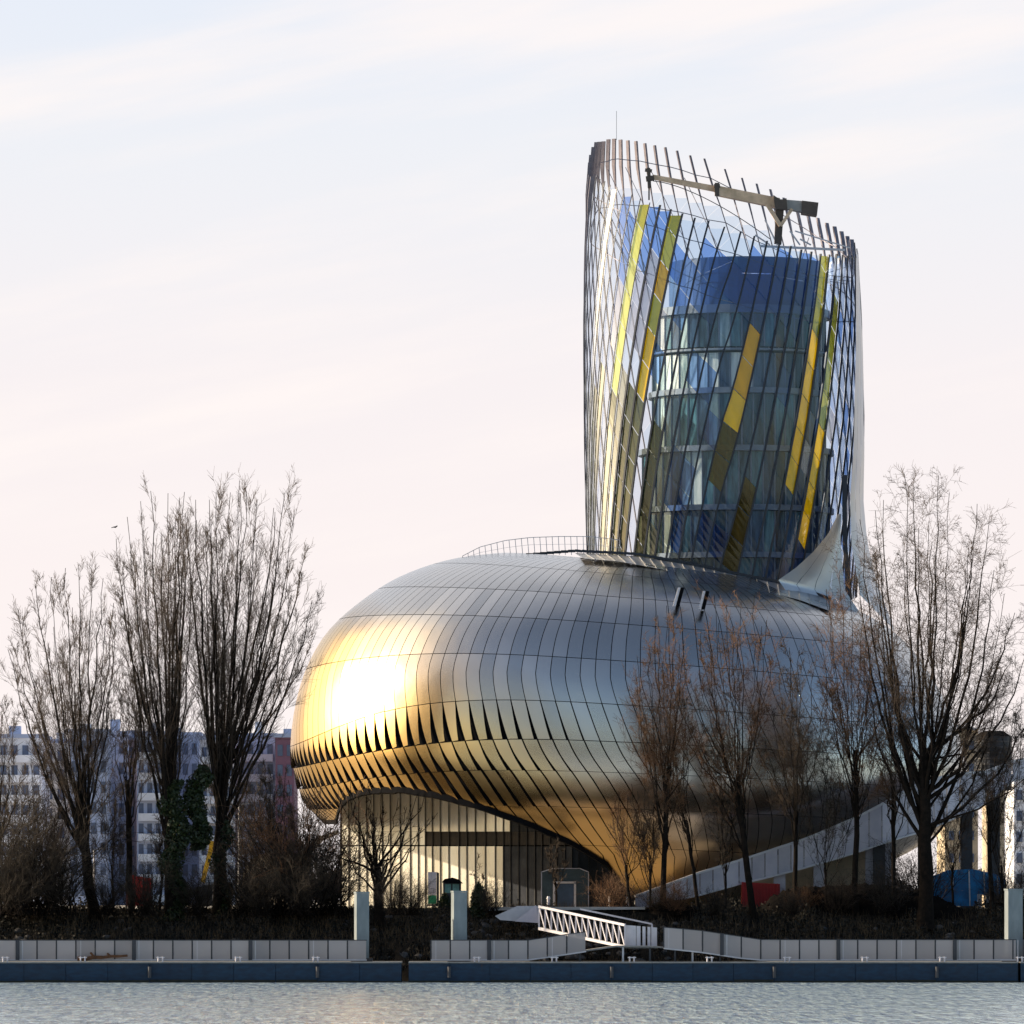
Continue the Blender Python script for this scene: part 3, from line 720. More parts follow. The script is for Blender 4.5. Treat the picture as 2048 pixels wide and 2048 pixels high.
# ------------------------------------------------------------------ access ramp on the right
RTp = [(1266, 1796), (1400, 1747), (1490, 1719), (1618, 1677), (1717, 1635), (1774, 1605), (1840, 1568), (1905, 1550), (1975, 1545), (2035, 1520)]
RBt = [(1285, 1815), (1400, 1789), (1475, 1768), (1551, 1750), (1629, 1729), (1700, 1708), (1788, 1678), (1850, 1660), (1902, 1638), (1969, 1608), (2030, 1556)]
def rY(x): return 478.5+4.5*min(1, max(0, (x-1266)/500)) + (6*max(0, (x-1774)/260) if x > 1774 else 0)
rampo = empty('access_ramp', tuple(P(1650, 1815, 482)), 'long lilac grey metal ramp rising to the right below the museum', 'ramp')
def yat(tab, x): return float(np.interp(x, [a for a, _ in tab], [b for _, b in tab]))
x = 1270
while x < 2030:
    x1 = x+26
    A = [P(x+0.8, yat(RBt, x), rY(x)), P(x1-0.8, yat(RBt, x1), rY(x1)), P(x1-0.8, yat(RTp, x1), rY(x1)), P(x+0.8, yat(RTp, x), rY(x))]
    B = [p+Vector((0, 0.12, 0)) for p in A]; MB().hexa(A, B).build('ramp_panel', M_ramp, rampo)
    a, b = P(x, yat(RTp, x)-2, rY(x)-0.05), P(x1, yat(RTp, x1)-2, rY(x1)-0.05); MB().bar(a, b, 0.32, 0.16).build('coping', M_coping, rampo)
    a, b = P(x, yat(RBt, x)+1, rY(x)-0.05), P(x1, yat(RBt, x1)+1, rY(x1)-0.05); MB().bar(a, b, 0.25, 0.13).build('kerb', M_coping, rampo)
    # deck
    A = [P(x, yat(RBt, x)-6, rY(x)+0.1), P(x1, yat(RBt, x1)-6, rY(x1)+0.1)]; d = Vector((0, 3.2, 0)); u = Vector((0, 0, 0.3))
    MB().hexa([A[0], A[1], A[1]+u, A[0]+u], [A[0]+d, A[1]+d, A[1]+d+u, A[0]+d+u]).build('deck', M_deck, rampo)
    x = x1
for x in (1560, 1640, 1760, 1850, 1935, 1990):
    MB().box(*(lambda p: (p.x-0.45, p.x+0.45, rY(x)+0.8, rY(x)+1.8, GZ-0.2, p.z))(P(x, yat(RBt, x), rY(x)))).build('pier', M_post if x > 1700 else M_ramp, rampo)
MB().prism([(1731, 1700), (1784, 1685), (1784, 1812), (1731, 1812)], 484.6, 0.5).build('pier_wall', M_ramp, rampo)
MB().prism([(1500, 1765), (1731, 1702), (1731, 1812), (1500, 1812)], 485.6, 0.4).build('under_wall', M_beige, rampo)

# ------------------------------------------------------------------ roof crane
cr_ = empty('roof_crane', tuple(P(1560, 480, 500)), 'tan window cleaning crane with a dark counterweight on top of the glass tower', 'crane')
def prx(pts, Y, d, nm, m, par=cr_): return MB().prism(pts, Y, d).build(nm, m, par)
prx([(1306, 349), (1306, 358), (1434, 384), (1434, 372)], 500.3, 0.4, 'jib_beam', M_crane)
prx([(1430, 370), (1430, 389), (1560, 416), (1560, 396)], 499.9, 1.0, 'main_beam', M_crane)
prx([(1558, 398), (1558, 414), (1606, 424), (1606, 402)], 499.8, 1.1, 'tail_beam', M_slab and mat('crane_grey', (0.36, 0.34, 0.32), 0.6, var=0.2))
prx([(1604, 401), (1603, 426), (1634, 431), (1637, 405)], 499.6, 1.5, 'counterweight', M_craned)
prx([(1552, 414), (1549, 486), (1563, 488), (1568, 416)], 500.0, 0.8, 'mast', M_craned)
b = MB(); b.bar(P(1561, 452, 499.9), P(1534, 408, 499.9), 0.3); b.bar(P(1561, 452, 499.9), P(1584, 418, 499.9), 0.25); b.build('strut', M_crane, cr_)
prx([(1547, 390), (1551, 418), (1575, 420), (1573, 396), (1562, 400)], 499.4, 0.5, 'slewing_head', M_craned)
b = MB(); b.bar(P(1434, 366, 500), P(1434, 392, 500), 0.35); b.bar(P(1428, 372, 500), P(1440, 372, 500), 0.3); b.build('joint_collar', M_craned, cr_)
b = MB(); b.bar(P(1297, 336, 500.4), P(1299, 376, 500.4), 0.28); b.bar(P(1290, 340, 500.4), P(1304, 342, 500.4), 0.25); b.bar(P(1292, 358, 500.4), P(1308, 356, 500.4), 0.4); b.bar(P(1298, 376, 500.4), P(1298, 400, 500.4), 0.12); b.build('jib_head', M_craned, cr_)
b = MB(); pr = None
for q in range(15):
    u = q/14; p = P(lerp(1306, 1540, u), lerp(362, 478, u**1.5), 500.4)
    if pr: b.bar(pr, p, 0.06)
    pr = p
b.build('hose', M_post, cr_)
b = MB()
for px_, a_, c_ in ((1510, 470, 1540), (1580, 462, 1600), (1600, 478, 1622), (1530, 440, 1555)): b.bar(P(px_, a_, 500.2), P(c_, 490, 500.2), 0.12)
b.bar(P(1520, 492, 500.2), P(1690, 500, 500.2), 0.18); b.bar(P(1590, 462, 500.2), P(1700, 496, 500.2), 0.10)
b.build('track_frame', M_coping, cr_)

# ------------------------------------------------------------------ pontoons
G_guard = glass('guard_glass', (0.55, 0.55, 0.58), 0.05, 0.3, opaque=(0.58, 0.54, 0.55), fac=0.72)
def ztop(px, Y=458.1): return P(px, 1925, Y).z
PZ = P(0, 1925, 458.1).z
def gtop(x): return np.interp(x, [0, 1061, 1140, 1244, 1316, 1398, 1523, 2100], [1881, 1881, 1868, 1856, 1854, 1861, 1880, 1880])
def gbot(x): return np.interp(x, [0, 1058, 1232, 1311, 1398, 1507, 2100], [1919, 1919, 1893, 1894, 1903, 1919, 1919])
GAPX = [(752, 851), (1185, 1312)]
def pontoon(x0, x1, label):
    t = empty('floating_pontoon', tuple(P((x0+x1)/2, 1965, 461)), label, 'pontoon', 'blue floating pontoons moored along the quay')
    a, b = P(x0, 1925, 458.1).x, P(x1, 1925, 458.1).x
    MB().box(a+0.05, b-0.05, 458.3, 463.5, -0.6, PZ-0.05).build('hull', M_hull, t)
    MB().box(a, b, 458.0, 463.6, PZ-0.05, PZ+0.05).build('deck', M_deck, t)
    nx = max(1, int(round((b-a)/3.0)))
    for i in range(nx):
        MB().box(lerp(a, b, i/nx)+0.015, lerp(a, b, (i+1)/nx)-0.015, 458.12, 458.3, -0.4, PZ-0.06).build('hull_panel', M_hull, t)
    for i in range(nx):
        MB().box(lerp(a, b, i/nx)+0.04, lerp(a, b, (i+1)/nx)-0.04, 458.10, 458.118, -0.3, 0.16+R.uniform(-0.05, 0.06)).build('waterline_stain', M_algae, t)
        if R.random() < 0.4:
            xx_ = lerp(a, b, (i+R.uniform(0.1, 0.9))/nx); MB().poly([(xx_, 458.108, PZ-0.08), (xx_+0.05, 458.108, PZ-R.uniform(0.5, 1.0)), (xx_+0.10, 458.108, PZ-0.08)]).build('rust_streak', M_rust, t)
        if i % 4 == 1:
            xx_ = lerp(a, b, i/nx); q = MB(); q.cyl((xx_, 457.88), 0.13, 0.13, 0.35, 1.15, 10); q.build('fender', M_post, t)
    # guard rail panels
    x = x0+6 if x0 > -50 else x0
    i = 0
    while x < x1-8:
        xe = min(x+38.8, x1-3)
        mid = (x+xe)/2
        if not any(g0 < mid < g1 for g0, g1 in GAPX):
            Yg = 459.0
            A = [P(x+1.5, gbot(x), Yg), P(xe-1.5, gbot(xe), Yg), P(xe-1.5, gtop(xe), Yg), P(x+1.5, gtop(x), Yg)]
            MB().hexa(A, [p+Vector((0, 0.05, 0)) for p in A]).build('guard_panel', G_guard, t)
            MB().bar(P(x, gtop(x)-0.6, Yg+0.02), P(xe, gtop(xe)-0.6, Yg+0.02), 0.06).build('top_rail', M_post, t)
            wide = i % 6 == 4
            A0, A1 = P(x, gbot(x)+1, Yg+0.02), P(x, gtop(x)-1, Yg+0.02)
            MB().bar(A0, A1, 0.28 if wide else 0.07).build('guard_post', M_post, t)
            if i % 3 == 1: MB().bar(P(x+10, gbot(x), Yg+0.02), P(x+10, gtop(x), Yg+0.02), 0.05).build('guard_post', M_coping, t)
            MB().bar(P(x, gbot(x)+1, Yg-0.05), P(xe, gbot(xe)+1, Yg-0.05), 0.10).build('rail_foot', M_coping, t)
        if i % 4 == 3 and not 752 < mid < 851:
            c = P(x+14, 1921, 458.5); k = MB(); k.cyl((c.x-0.16, 458.5), 0.06, 0.06, PZ+0.05, PZ+0.42, 8); k.cyl((c.x+0.16, 458.5), 0.06, 0.06, PZ+0.05, PZ+0.42, 8); k.bar((c.x-0.3, 458.5, PZ+0.36), (c.x+0.3, 458.5, PZ+0.36), 0.08)
            k.build('cleat', M_white, t)
        x += 38.8; i += 1
    return t
p1 = pontoon(-120, 803, 'blue pontoon at the left with grey guard panels below the tall bare trees')
p2 = pontoon(817, 2036, 'longest blue pontoon, in the middle, with a humped walkway under the gangway')
p3 = pontoon(2041, 2190, 'short end of a blue pontoon cut by the right edge of the picture')
# raised walkway of the middle pontoon
wk = MB()
xs = [1050, 1140, 1232, 1311, 1398, 1515]
for a, b in zip(xs[:-1], xs[1:]):
    A = [P(a, gbot(a)+1, 459.2), P(b, gbot(b)+1, 459.2), P(b, gbot(b)-2, 459.2), P(a, gbot(a)-2, 459.2)]
    wk.hexa(A, [q+Vector((0, 3.5, 0)) for q in A])
wk.build('walkway', M_deck, p2)
for x in (1110, 1160, 1246, 1300, 1350, 1385, 1440):
    MB().bar(P(x, gbot(x), 459.4), (P(x, 1, 459.4).x, 459.4, PZ), 0.14).build('walkway_leg', M_coping if x in (1246, 1385) else M_post, p2)
# mooring piles
for nm, x0, x1, yt, lab in (('a', 708, 738, 1787, 'grey square mooring pile by the leafless vase shaped tree'), ('b', 902, 934, 1785, 'grey square mooring pile between the gap and the gangway'), ('c', 2010, 2046, 1781, 'grey square mooring pile at the right edge beside the blue tarpaulin')):
    Yp = 459.9; zt = P(0, yt, Yp).z; a, b = P(x0, 0, Yp).x, P(x1, 0, Yp).x; e2 = (b-a)*0.18
    t = empty('mooring_pile', ((a+b)/2, Yp, 0), lab, 'mooring pile', 'square piles holding the pontoons')
    m_ = MB(); ql = [(a, Yp+0.5), (a+e2, Yp), (b, Yp+0.25), (b-e2, Yp+0.9)]
    n0 = [(x, y, -2) for x, y in ql]; n1 = [(x, y, zt) for x, y in ql]; m_.hexa(n0, n1); m_.build('shaft', M_pile, t)
    cpp = MB(); q2 = [((x-(a+b)/2)*1.07+(a+b)/2, (y-Yp-0.4)*1.1+Yp+0.4) for x, y in ql]; cpp.hexa([(x, y, zt+0.005) for x, y in q2], [(x, y, zt+0.13) for x, y in q2]); cpp.build('cap', M_pile, t)
    cl = MB(); cl.box(a-0.25, b+0.25, Yp-0.25, Yp+1.2, PZ+0.06, PZ+0.3); cl.build('pile_guide', M_post, t)
# driftwood heaps on and behind the pontoon
def log(name, x0, y0, x1, y1, Y, r, label, m=M_wood, grp=None):
    b = MB(); a, c = P(x0, y0, Y), P(x1, y1, Y); n = 6; pr = a; d = (c-a)
    for i in range(1, n+1):
        p = a+d*(i/n)+Vector((0, 0, R.uniform(-0.05, 0.05))); b.bar(pr, p, r*(1-0.08*i)); pr = p
        if i in (2, 4): b.bar(p, p+Vector((R.uniform(-.5, .5), 0.1, R.uniform(0.2, 0.5))), r*0.4)
    return tag(b.build(name, m), label, 'driftwood', grp)
log('driftwood_log', 155, 1917, 255, 1912, 458.7, 0.32, 'rusty brown driftwood log with branch stubs lying on the left pontoon')
log('driftwood_log', 800, 1905, 852, 1850, 458.9, 0.22, 'dark broken branch leaning over the gap in the guard panels', M_bark)

# ------------------------------------------------------------------ gangway
gw = empty('gangway', tuple(P(1160, 1860, 462)), 'white lattice gangway sloping down from the quay to the pontoon', 'gangway')
def truss(off, nm):
    T = [(1078, 1813), (1250, 1850)]; B_ = [(1078, 1857), (1250, 1894)]
    Yc = lambda u: lerp(466.0, 460.4, u)+off
    g_ = MB(); g_.bar(P(*T[0], Yc(0)), P(*T[1], Yc(1)), 0.17); g_.build('top_chord', M_white, gw)
    g_ = MB(); g_.bar(P(*B_[0], Yc(0)), P(*B_[1], Yc(1)), 0.20); g_.build('bottom_chord', M_white, gw)
    for i in range(15):
        u = i/14; a = P(lerp(1078, 1250, u), lerp(1813, 1850, u), Yc(u)); b = P(lerp(1078, 1250, u), lerp(1857, 1894, u), Yc(u))
        MB().bar(a, b, 0.12).build('lattice_post', M_white, gw)
        if i < 14:
            u2 = (i+1)/14; c = P(lerp(1078, 1250, u2), lerp(1857, 1894, u2), Yc(u2)); MB().bar(a, c, 0.07).build('lattice_diagonal', M_white, gw)
truss(0, 'near'); truss(1.9, 'far')
d = MB(); a0, a1 = P(1078, 1856, 466), P(1250, 1893, 460.4); o_ = Vector((0, 1.9, 0)); u_ = Vector((0, 0, 0.1)); d.hexa([a0, a1, a1+u_, a0+u_], [a0+o_, a1+o_, a1+o_+u_, a0+o_+u_]); d.build('walk_deck', M_deck, gw)
# landing platform and its white screen
ld_ = empty('landing_platform', tuple(P(1280, 1893, 460.5)), 'white panelled landing platform where the gangway meets the pontoon', 'platform')
for x0, x1 in ((1250, 1272), (1273, 1281), (1285, 1291), (1295, 1301), (1303, 1314)):
    MB().prism([(x0, 1893), (x1, 1893), (x1, 1850+(x1-1250)*0.08), (x0, 1850+(x0-1250)*0.08)], 460.6, 0.08).build('screen_panel', M_white, ld_)
MB().prism([(1248, 1897), (1316, 1897), (1316, 1892), (1248, 1892)], 460.2, 2.2).build('platform_deck', M_deck, ld_)
b = MB(); b.bar(P(1160, 1818, 463.5), P(1304, 1848, 462.9), 0.12); b.bar(P(1304, 1848, 462.9), P(1304, 1893, 462.9), 0.12); b.build('handrail', M_white, ld_)
# abutment wings
ab = empty('quay_abutment', tuple(P(1040, 1835, 472)), 'pale stone abutment with sloping wings at the gangway head', 'abutment')
MB().prism([(990, 1832), (1035, 1812), (1078, 1812), (1078, 1846), (1000, 1840)], 469, 1.2).build('wing_wall', M_coping, ab)
MB().prism([(1030, 1843), (1072, 1810), (1078, 1846)], 467.5, 0.8).build('side_panel', M_ramp, ab)
MB().prism([(978, 1814), (1290, 1814), (1290, 1819), (978, 1821)], 474, 4).build('quay_slab', mat('quay_stone', (0.62, 0.55, 0.50), 0.8, var=0.25), ab)
MB().prism([(1040, 1819), (1290, 1824), (1320, 1832), (1290, 1850), (1040, 1846)], 473.2, 0.8).build('retaining_wall', M_bank, ab)

# ------------------------------------------------------------------ trees
UP = np.array([0, 0, 1.0])
def unit(v): return v/(np.linalg.norm(v, axis=-1, keepdims=True)+1e-9)
def sample(pts, rad, idx, s):
    n = pts.shape[1]-1; f = s*n; i = np.minimum(f.astype(int), n-1); u = (f-i)[:, None]
    p = pts[idx, i]*(1-u)+pts[idx, i+1]*u; d = unit(pts[idx, i+1]-pts[idx, i]); r = rad[idx, i]*(1-u[:, 0])+rad[idx, i+1]*u[:, 0]
    return p, d, r
def grow(rs, pts, rad, per, smin, smax, ang, length, nseg, rfac, upk, noise, rmin, taper=0.25):
    Nn = len(pts); idx = np.repeat(np.arange(Nn), per); M = len(idx)
    s = rs.uniform(smin, smax, M); p, d, r = sample(pts, rad, idx, s)
    L = length(s, rs, M, np.linalg.norm(pts[idx, -1]-pts[idx, 0], axis=1))
    ax = unit(rs.randn(M, 3)); side = unit(ax-(ax*d).sum(1, keepdims=True)*d)
    a = (ang+rs.randn(M)*0.12)[:, None]; dr = unit(d*np.cos(a)+side*np.sin(a))
    out = np.zeros((M, nseg+1, 3)); out[:, 0] = p
    for k in range(nseg):
        dr = unit(dr+UP*upk+rs.randn(M, 3)*noise); out[:, k+1] = out[:, k]+dr*(L/nseg)[:, None]
    r0 = np.maximum(r*rfac, rmin)
    rd = r0[:, None]*np.linspace(1, taper, nseg+1)[None, :]; rd = np.maximum(rd, rmin*0.75)
    return out, rd
def tubes(pts, rad, sides):
    M, n, _ = pts.shape
    t = np.zeros_like(pts); t[:, 1:-1] = pts[:, 2:]-pts[:, :-2]; t[:, 0] = pts[:, 1]-pts[:, 0]; t[:, -1] = pts[:, -1]-pts[:, -2]; t = unit(t)
    ref = np.where(np.abs(t[..., 1:2]) > 0.9, np.array([1.0, 0, 0]), np.array([0, 1.0, 0])); x = unit(np.cross(t, ref)); y = np.cross(t, x)
    a = np.arange(sides)*2*math.pi/sides
    V = pts[:, :, None]+rad[:, :, None, None]*(np.cos(a)[None, None, :, None]*x[:, :, None]+np.sin(a)[None, None, :, None]*y[:, :, None])
    idx = np.arange(M*n*sides).reshape(M, n, sides); nx = np.roll(idx, -1, 2)
    Q = np.stack([idx[:, :-1], nx[:, :-1], nx[:, 1:], idx[:, 1:]], -1).reshape(-1, 4)
    return V.reshape(-1, 3), Q
def join(parts):
    Vs, Qs, b = [], [], 0
    for v, q in parts: Vs.append(v); Qs.append(q+b); b += len(v)
    return np.concatenate(Vs), np.concatenate(Qs)
TRI = [0]
def tree(base, fork, tips, Y, label, seed, r0=0.35, dens=1.0, m=None, group=None, ry=3.0, name='bare_tree', cat='tree', fine=1.0, upk=0.10, spread=0.45, droop=0.0, loc_origin=True, twr=0.0108, slen=0.24, ang=0.36):
    """base, fork: photo pixels; tips: crown envelope points (px) that the limbs reach"""
    rs = np.random.RandomState(seed); m = m or M_twig
    B = np.array(P(*base, Y)); B[2] = min(B[2], GZ+0.1); Fk = np.array(P(*fork, Y))
    nt_ = 7; tr = np.zeros((1, nt_, 3)); u = np.linspace(0, 1, nt_)
    tr[0] = B+(Fk-B)*u[:, None]; tr[0, 1:-1] += rs.randn(nt_-2, 3)*0.10*min(1, r0*3)
    trr = (r0*(1.25-0.45*u))[None]; trr[0, 0] *= 1.25
    T = np.array([np.array(P(a, b, Y)) for a, b in tips]); n = len(T)
    T = Fk+(T-Fk)*(0.965 if n > 6 else 0.92)
    T = np.repeat(T, 2, 0); T[1::2] = lerp(Fk, T[1::2], rs.uniform(0.72, 0.97, (n, 1))) + rs.randn(n, 3)*np.array([1.1, 0, 0.6])*min(1, len(T)/12); n = len(T)
    if n < 8: T = T[::2]; n = len(T)
    T[:, 1] += rs.uniform(-ry, ry, n)
    ns = 12; LB = np.zeros((n, ns, 3)); uu = np.linspace(0, 1, ns)
    for i in range(n):
        s = 0.45+0.55*rs.rand(); st = tr[0, 0]*(1-s)+tr[0, -1]*s if n > 2 else Fk
        H = T[i]-st; c1 = st+np.array([H[0]*spread, H[1]*spread, H[2]*0.33]); c2 = st+np.array([H[0]*0.85, H[1]*0.85, H[2]*0.68])
        w_ = uu[:, None]; LB[i] = (1-w_)**3*st+3*(1-w_)**2*w_*c1+3*(1-w_)*w_**2*c2+w_**3*T[i]
        LB[i, 1:-1] += rs.randn(ns-2, 3)*0.09
    LR = np.clip(r0*0.40*(0.50+0.6*rs.rand(n))[:, None]*(1-0.90*uu[None, :]**0.8), 0.022, None)
    Hh = np.linalg.norm(T-Fk, axis=1).mean()
    k2 = max(3, int(11*dens)); k3 = max(3, int(7*dens)); k4 = max(2, int(6*fine))
    b2, r2 = grow(rs, LB, LR, k2, 0.10, 0.97, ang, lambda s, q, M, pl: pl*(slen*(1.30-1.02*s))*q.uniform(0.5, 1.5, M), 6, 0.36, upk, 0.06, 0.013)
    b3, r3 = grow(rs, b2, r2, k3, 0.10, 1.0, ang*1.25, lambda s, q, M, pl: (0.12+pl*0.30)*q.uniform(0.4, 1.4, M), 3, 0.6, upk*0.6, 0.08, twr*1.15)
    b4, r4 = grow(rs, b3, r3, k4, 0.1, 1.0, ang*1.5, lambda s, q, M, pl: (0.12+pl*0.40)*q.uniform(0.4, 1.4, M), 1, 0.7, upk*0.3, 0.10, twr, 0.6)
    root = empty(name, tuple(B), label, cat, group); Mx = np.array(B)
    def put(nm, V, Q, mm, sm=True): o = bpy.data.objects.new(nm, np_mesh(nm, V-Mx, Q, mm, smooth=sm)); COL.objects.link(o); o.parent = root; TRI[0] += 2*len(Q); return o
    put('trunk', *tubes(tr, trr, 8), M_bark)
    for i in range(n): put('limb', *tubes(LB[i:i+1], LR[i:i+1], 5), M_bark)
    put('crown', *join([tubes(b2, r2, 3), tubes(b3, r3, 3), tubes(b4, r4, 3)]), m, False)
    return root
def copy_tree(root, loc, label, sc=1.0, rz=0.0, group=None):
    r = root.copy(); COL.objects.link(r); r.location = loc; r['label'] = label; r.scale = (sc, sc, sc); r.rotation_euler = (0, 0, rz)
    if group: r['group'] = group
    for ch in list(root.children):
        c = ch.copy(); COL.objects.link(c); c.parent = r
    return r
def s_(pts): return [(x*1.06, y*1.06) for x, y in pts]
GL = 'tall bare trees on the left bank'
tree((192, 1850), (158, 1610), s_([(18, 1210), (40, 1150), (62, 1085), (90, 1070), (118, 1052), (150, 1050), (172, 1060), (196, 1075), (212, 1120), (222, 1200), (60, 1260), (30, 1320)]), 474,
     'lower bare tree fanning out at the far left with many thin upright limbs', 21, 0.36, 1.0, M_twig, GL, ry=3.5)
tree((345, 1850), (338, 1560), s_([(216, 1000), (225, 1120), (240, 960), (262, 925), (288, 912), (312, 905), (335, 915), (352, 912), (370, 960), (250, 1060), (300, 990), (340, 980), (255, 1200)]), 473,
     'tallest bare tree with ivy wrapped trunk, left of the twin', 22, 0.46, 1.05, M_twig, GL, ry=3.5)
tree((437, 1850), (440, 1540), s_([(372, 930), (395, 925), (412, 915), (432, 905), (452, 885), (468, 905), (492, 930), (520, 940), (545, 915), (560, 950), (578, 1030), (595, 1120), (600, 1180), (420, 1000), (480, 1000), (385, 1010)]), 475,
     'widest bare tree with trunks close together and a crown touching the gold nose', 23, 0.44, 1.05, M_twig, GL, ry=4)
tree((262, 1850), (254, 1560), s_([(205, 1330), (222, 1260), (240, 1215), (262, 1300), (280, 1340), (232, 1380)]), 476, 'slender bare tree between the low fan tree and the ivy trunk', 24, 0.22, 0.8, M_twig, GL, ry=1.5)
tree((-10, 1850), (-5, 1640), s_([(-40, 1290), (-10, 1270), (12, 1310), (28, 1350), (35, 1400)]), 473, 'bare tree half cut by the left edge of the picture', 25, 0.25, 0.9, M_twig, GL)
tree((757, 1850), (755, 1730), s_([(618, 1560), (640, 1500), (660, 1470), (690, 1500), (720, 1480), (752, 1500), (790, 1495), (830, 1530), (800, 1560), (770, 1520), (700, 1540)]), 471.5, 'low vase shaped leafless tree in front of the entrance arch', 26, 0.30, 0.62, M_bark, None, ry=2.0, fine=0.6, upk=0.04, spread=0.35, slen=0.16)
GRt = 'bare trees in front of the museum'
tree((1325, 1850), (1335, 1560), s_([(1200, 1230), (1206, 1290), (1222, 1210), (1240, 1150), (1258, 1130), (1272, 1140), (1290, 1200), (1296, 1260), (1302, 1340), (1215, 1340)]), 474, 'narrow bare tree with pale orange top, leftmost before the gold flank', 31, 0.19, 0.95, M_twig_o, GRt, ry=2.2, ang=0.50, upk=0.05)
tree((1400, 1840), (1372, 1640), s_([(1260, 1330), (1240, 1420), (1290, 1300), (1275, 1400)]), 475, 'thin leaning bare tree crossing the second trunk from the left', 32, 0.13, 0.8, M_twig, GRt, ry=1.5)
tree((1510, 1850), (1472, 1560), s_([(1300, 1270), (1320, 1180), (1345, 1110), (1370, 1130), (1400, 1120), (1425, 1110), (1440, 1170), (1458, 1230), (1440, 1300), (1310, 1340), (1380, 1180), (1330, 1420)]), 473.5, 'broad bare tree forking wide before the middle of the ring', 33, 0.22, 0.95, M_twig_o, GRt, ry=2.6, ang=0.50, upk=0.05)
tree((1590, 1830), (1592, 1610), s_([(1452, 1330), (1470, 1260), (1490, 1210), (1510, 1215), (1535, 1260), (1555, 1320), (1440, 1390)]), 476, 'short dark bare tree standing over the red container', 34, 0.16, 1.0, M_twig, GRt, ry=1.8, ang=0.50, upk=0.05)
tree((1712, 1840), (1712, 1500), s_([(1545, 1200), (1560, 1120), (1580, 1075), (1600, 1090), (1625, 1130), (1650, 1190), (1680, 1250), (1700, 1300), (1560, 1280)]), 474.5, 'bare tree with reddish top beside the flared foot of the tower', 35, 0.20, 1.0, M_twig_o, GRt, ry=2.6, ang=0.50, upk=0.05)
tree((1850, 1860), (1850, 1500), s_([(1645, 950), (1640, 1020), (1670, 920), (1700, 880), (1730, 890), (1765, 885), (1800, 905), (1840, 940), (1870, 975), (1885, 1060), (1915, 1150), (1940, 1230), (1655, 1120), (1630, 1230), (1760, 960), (1955, 1330), (1830, 1010), (1960, 1440), (1900, 1260)]), 471, 'largest bare tree at the right with a thick black trunk and forked limbs', 36, 0.47, 1.0, M_twig, GRt, ry=4.5, spread=0.72, upk=0.025, ang=0.60, slen=0.27)
tree((1790, 1840), (1785, 1560), s_([(1690, 1330), (1710, 1280), (1740, 1290), (1680, 1400), (1660, 1450)]), 475.5, 'small bare tree just left of the thick black trunk', 37, 0.15, 0.8, M_twig, GRt, ry=1.8, ang=0.50, upk=0.05)
tree((1985, 1850), (1975, 1600), s_([(1880, 1400), (1900, 1330), (1930, 1300), (1960, 1320), (1850, 1450)]), 474, 'bare tree leaning in at the right edge before the dark round block', 38, 0.16, 0.8, M_twig, GRt, ry=2, ang=0.50, upk=0.05)
tree((1262, 1830), (1252, 1730), s_([(1150, 1520), (1165, 1480), (1185, 1490), (1205, 1510), (1225, 1540)]), 475, 'young bare tree with yellow twigs beside the portal stakes', 39, 0.11, 0.7, M_twig_o, GRt, ry=1)
tree((1113, 1818), (1111, 1765), s_([(1040, 1590), (1050, 1570), (1062, 1600), (1070, 1620)]), 482, 'slim sapling standing before the dark entrance portal', 40, 0.07, 0.5, M_twig, GRt, ry=0.5)
tree((958, 1818), (958, 1770), s_([(893, 1640), (903, 1610), (915, 1650)]), 480, 'slim sapling before the pale entrance glazing', 41, 0.07, 0.5, M_twig, GRt, ry=0.5)

for k, (px, yt, wd, lab) in enumerate(((96, 1500, 40, 'thin young tree before the white blocks right of the left corner thicket'), (228, 1540, 34, 'thin young tree before the slate blue block'), (318, 1580, 30, 'thin young tree left of the ivy trunk'), (500, 1520, 44, 'thin young tree before the blue block near the maroon gable'),
        (560, 1490, 46, 'thin young tree before the maroon gable'), (608, 1530, 40, 'thin young tree under the louvred nose'), (1300, 1530, 44, 'thin young tree before the gold flank of the ring'), (1450, 1480, 50, 'thin young tree in the gap between the broad tree and the red container'), (1655, 1460, 46, 'thin young tree before the lower ramp'), (1905, 1500, 60, 'thin young tree before the upper ramp'), (2010, 1420, 60, 'thin young tree at the right edge above the pile'))):
    tree((px, 1840), (px+R.uniform(-8, 8), 1730), [(px+R.uniform(-1, 1)*wd, yt+abs(R.gauss(0, 1))*45) for _ in range(5)], 476+R.uniform(-2.5, 1.5), lab, 90+k, 0.09, 0.75, R.choice((M_twig, M_shrub)), 'young thin trees along the bank', ry=1.2, ang=0.48, upk=0.05)

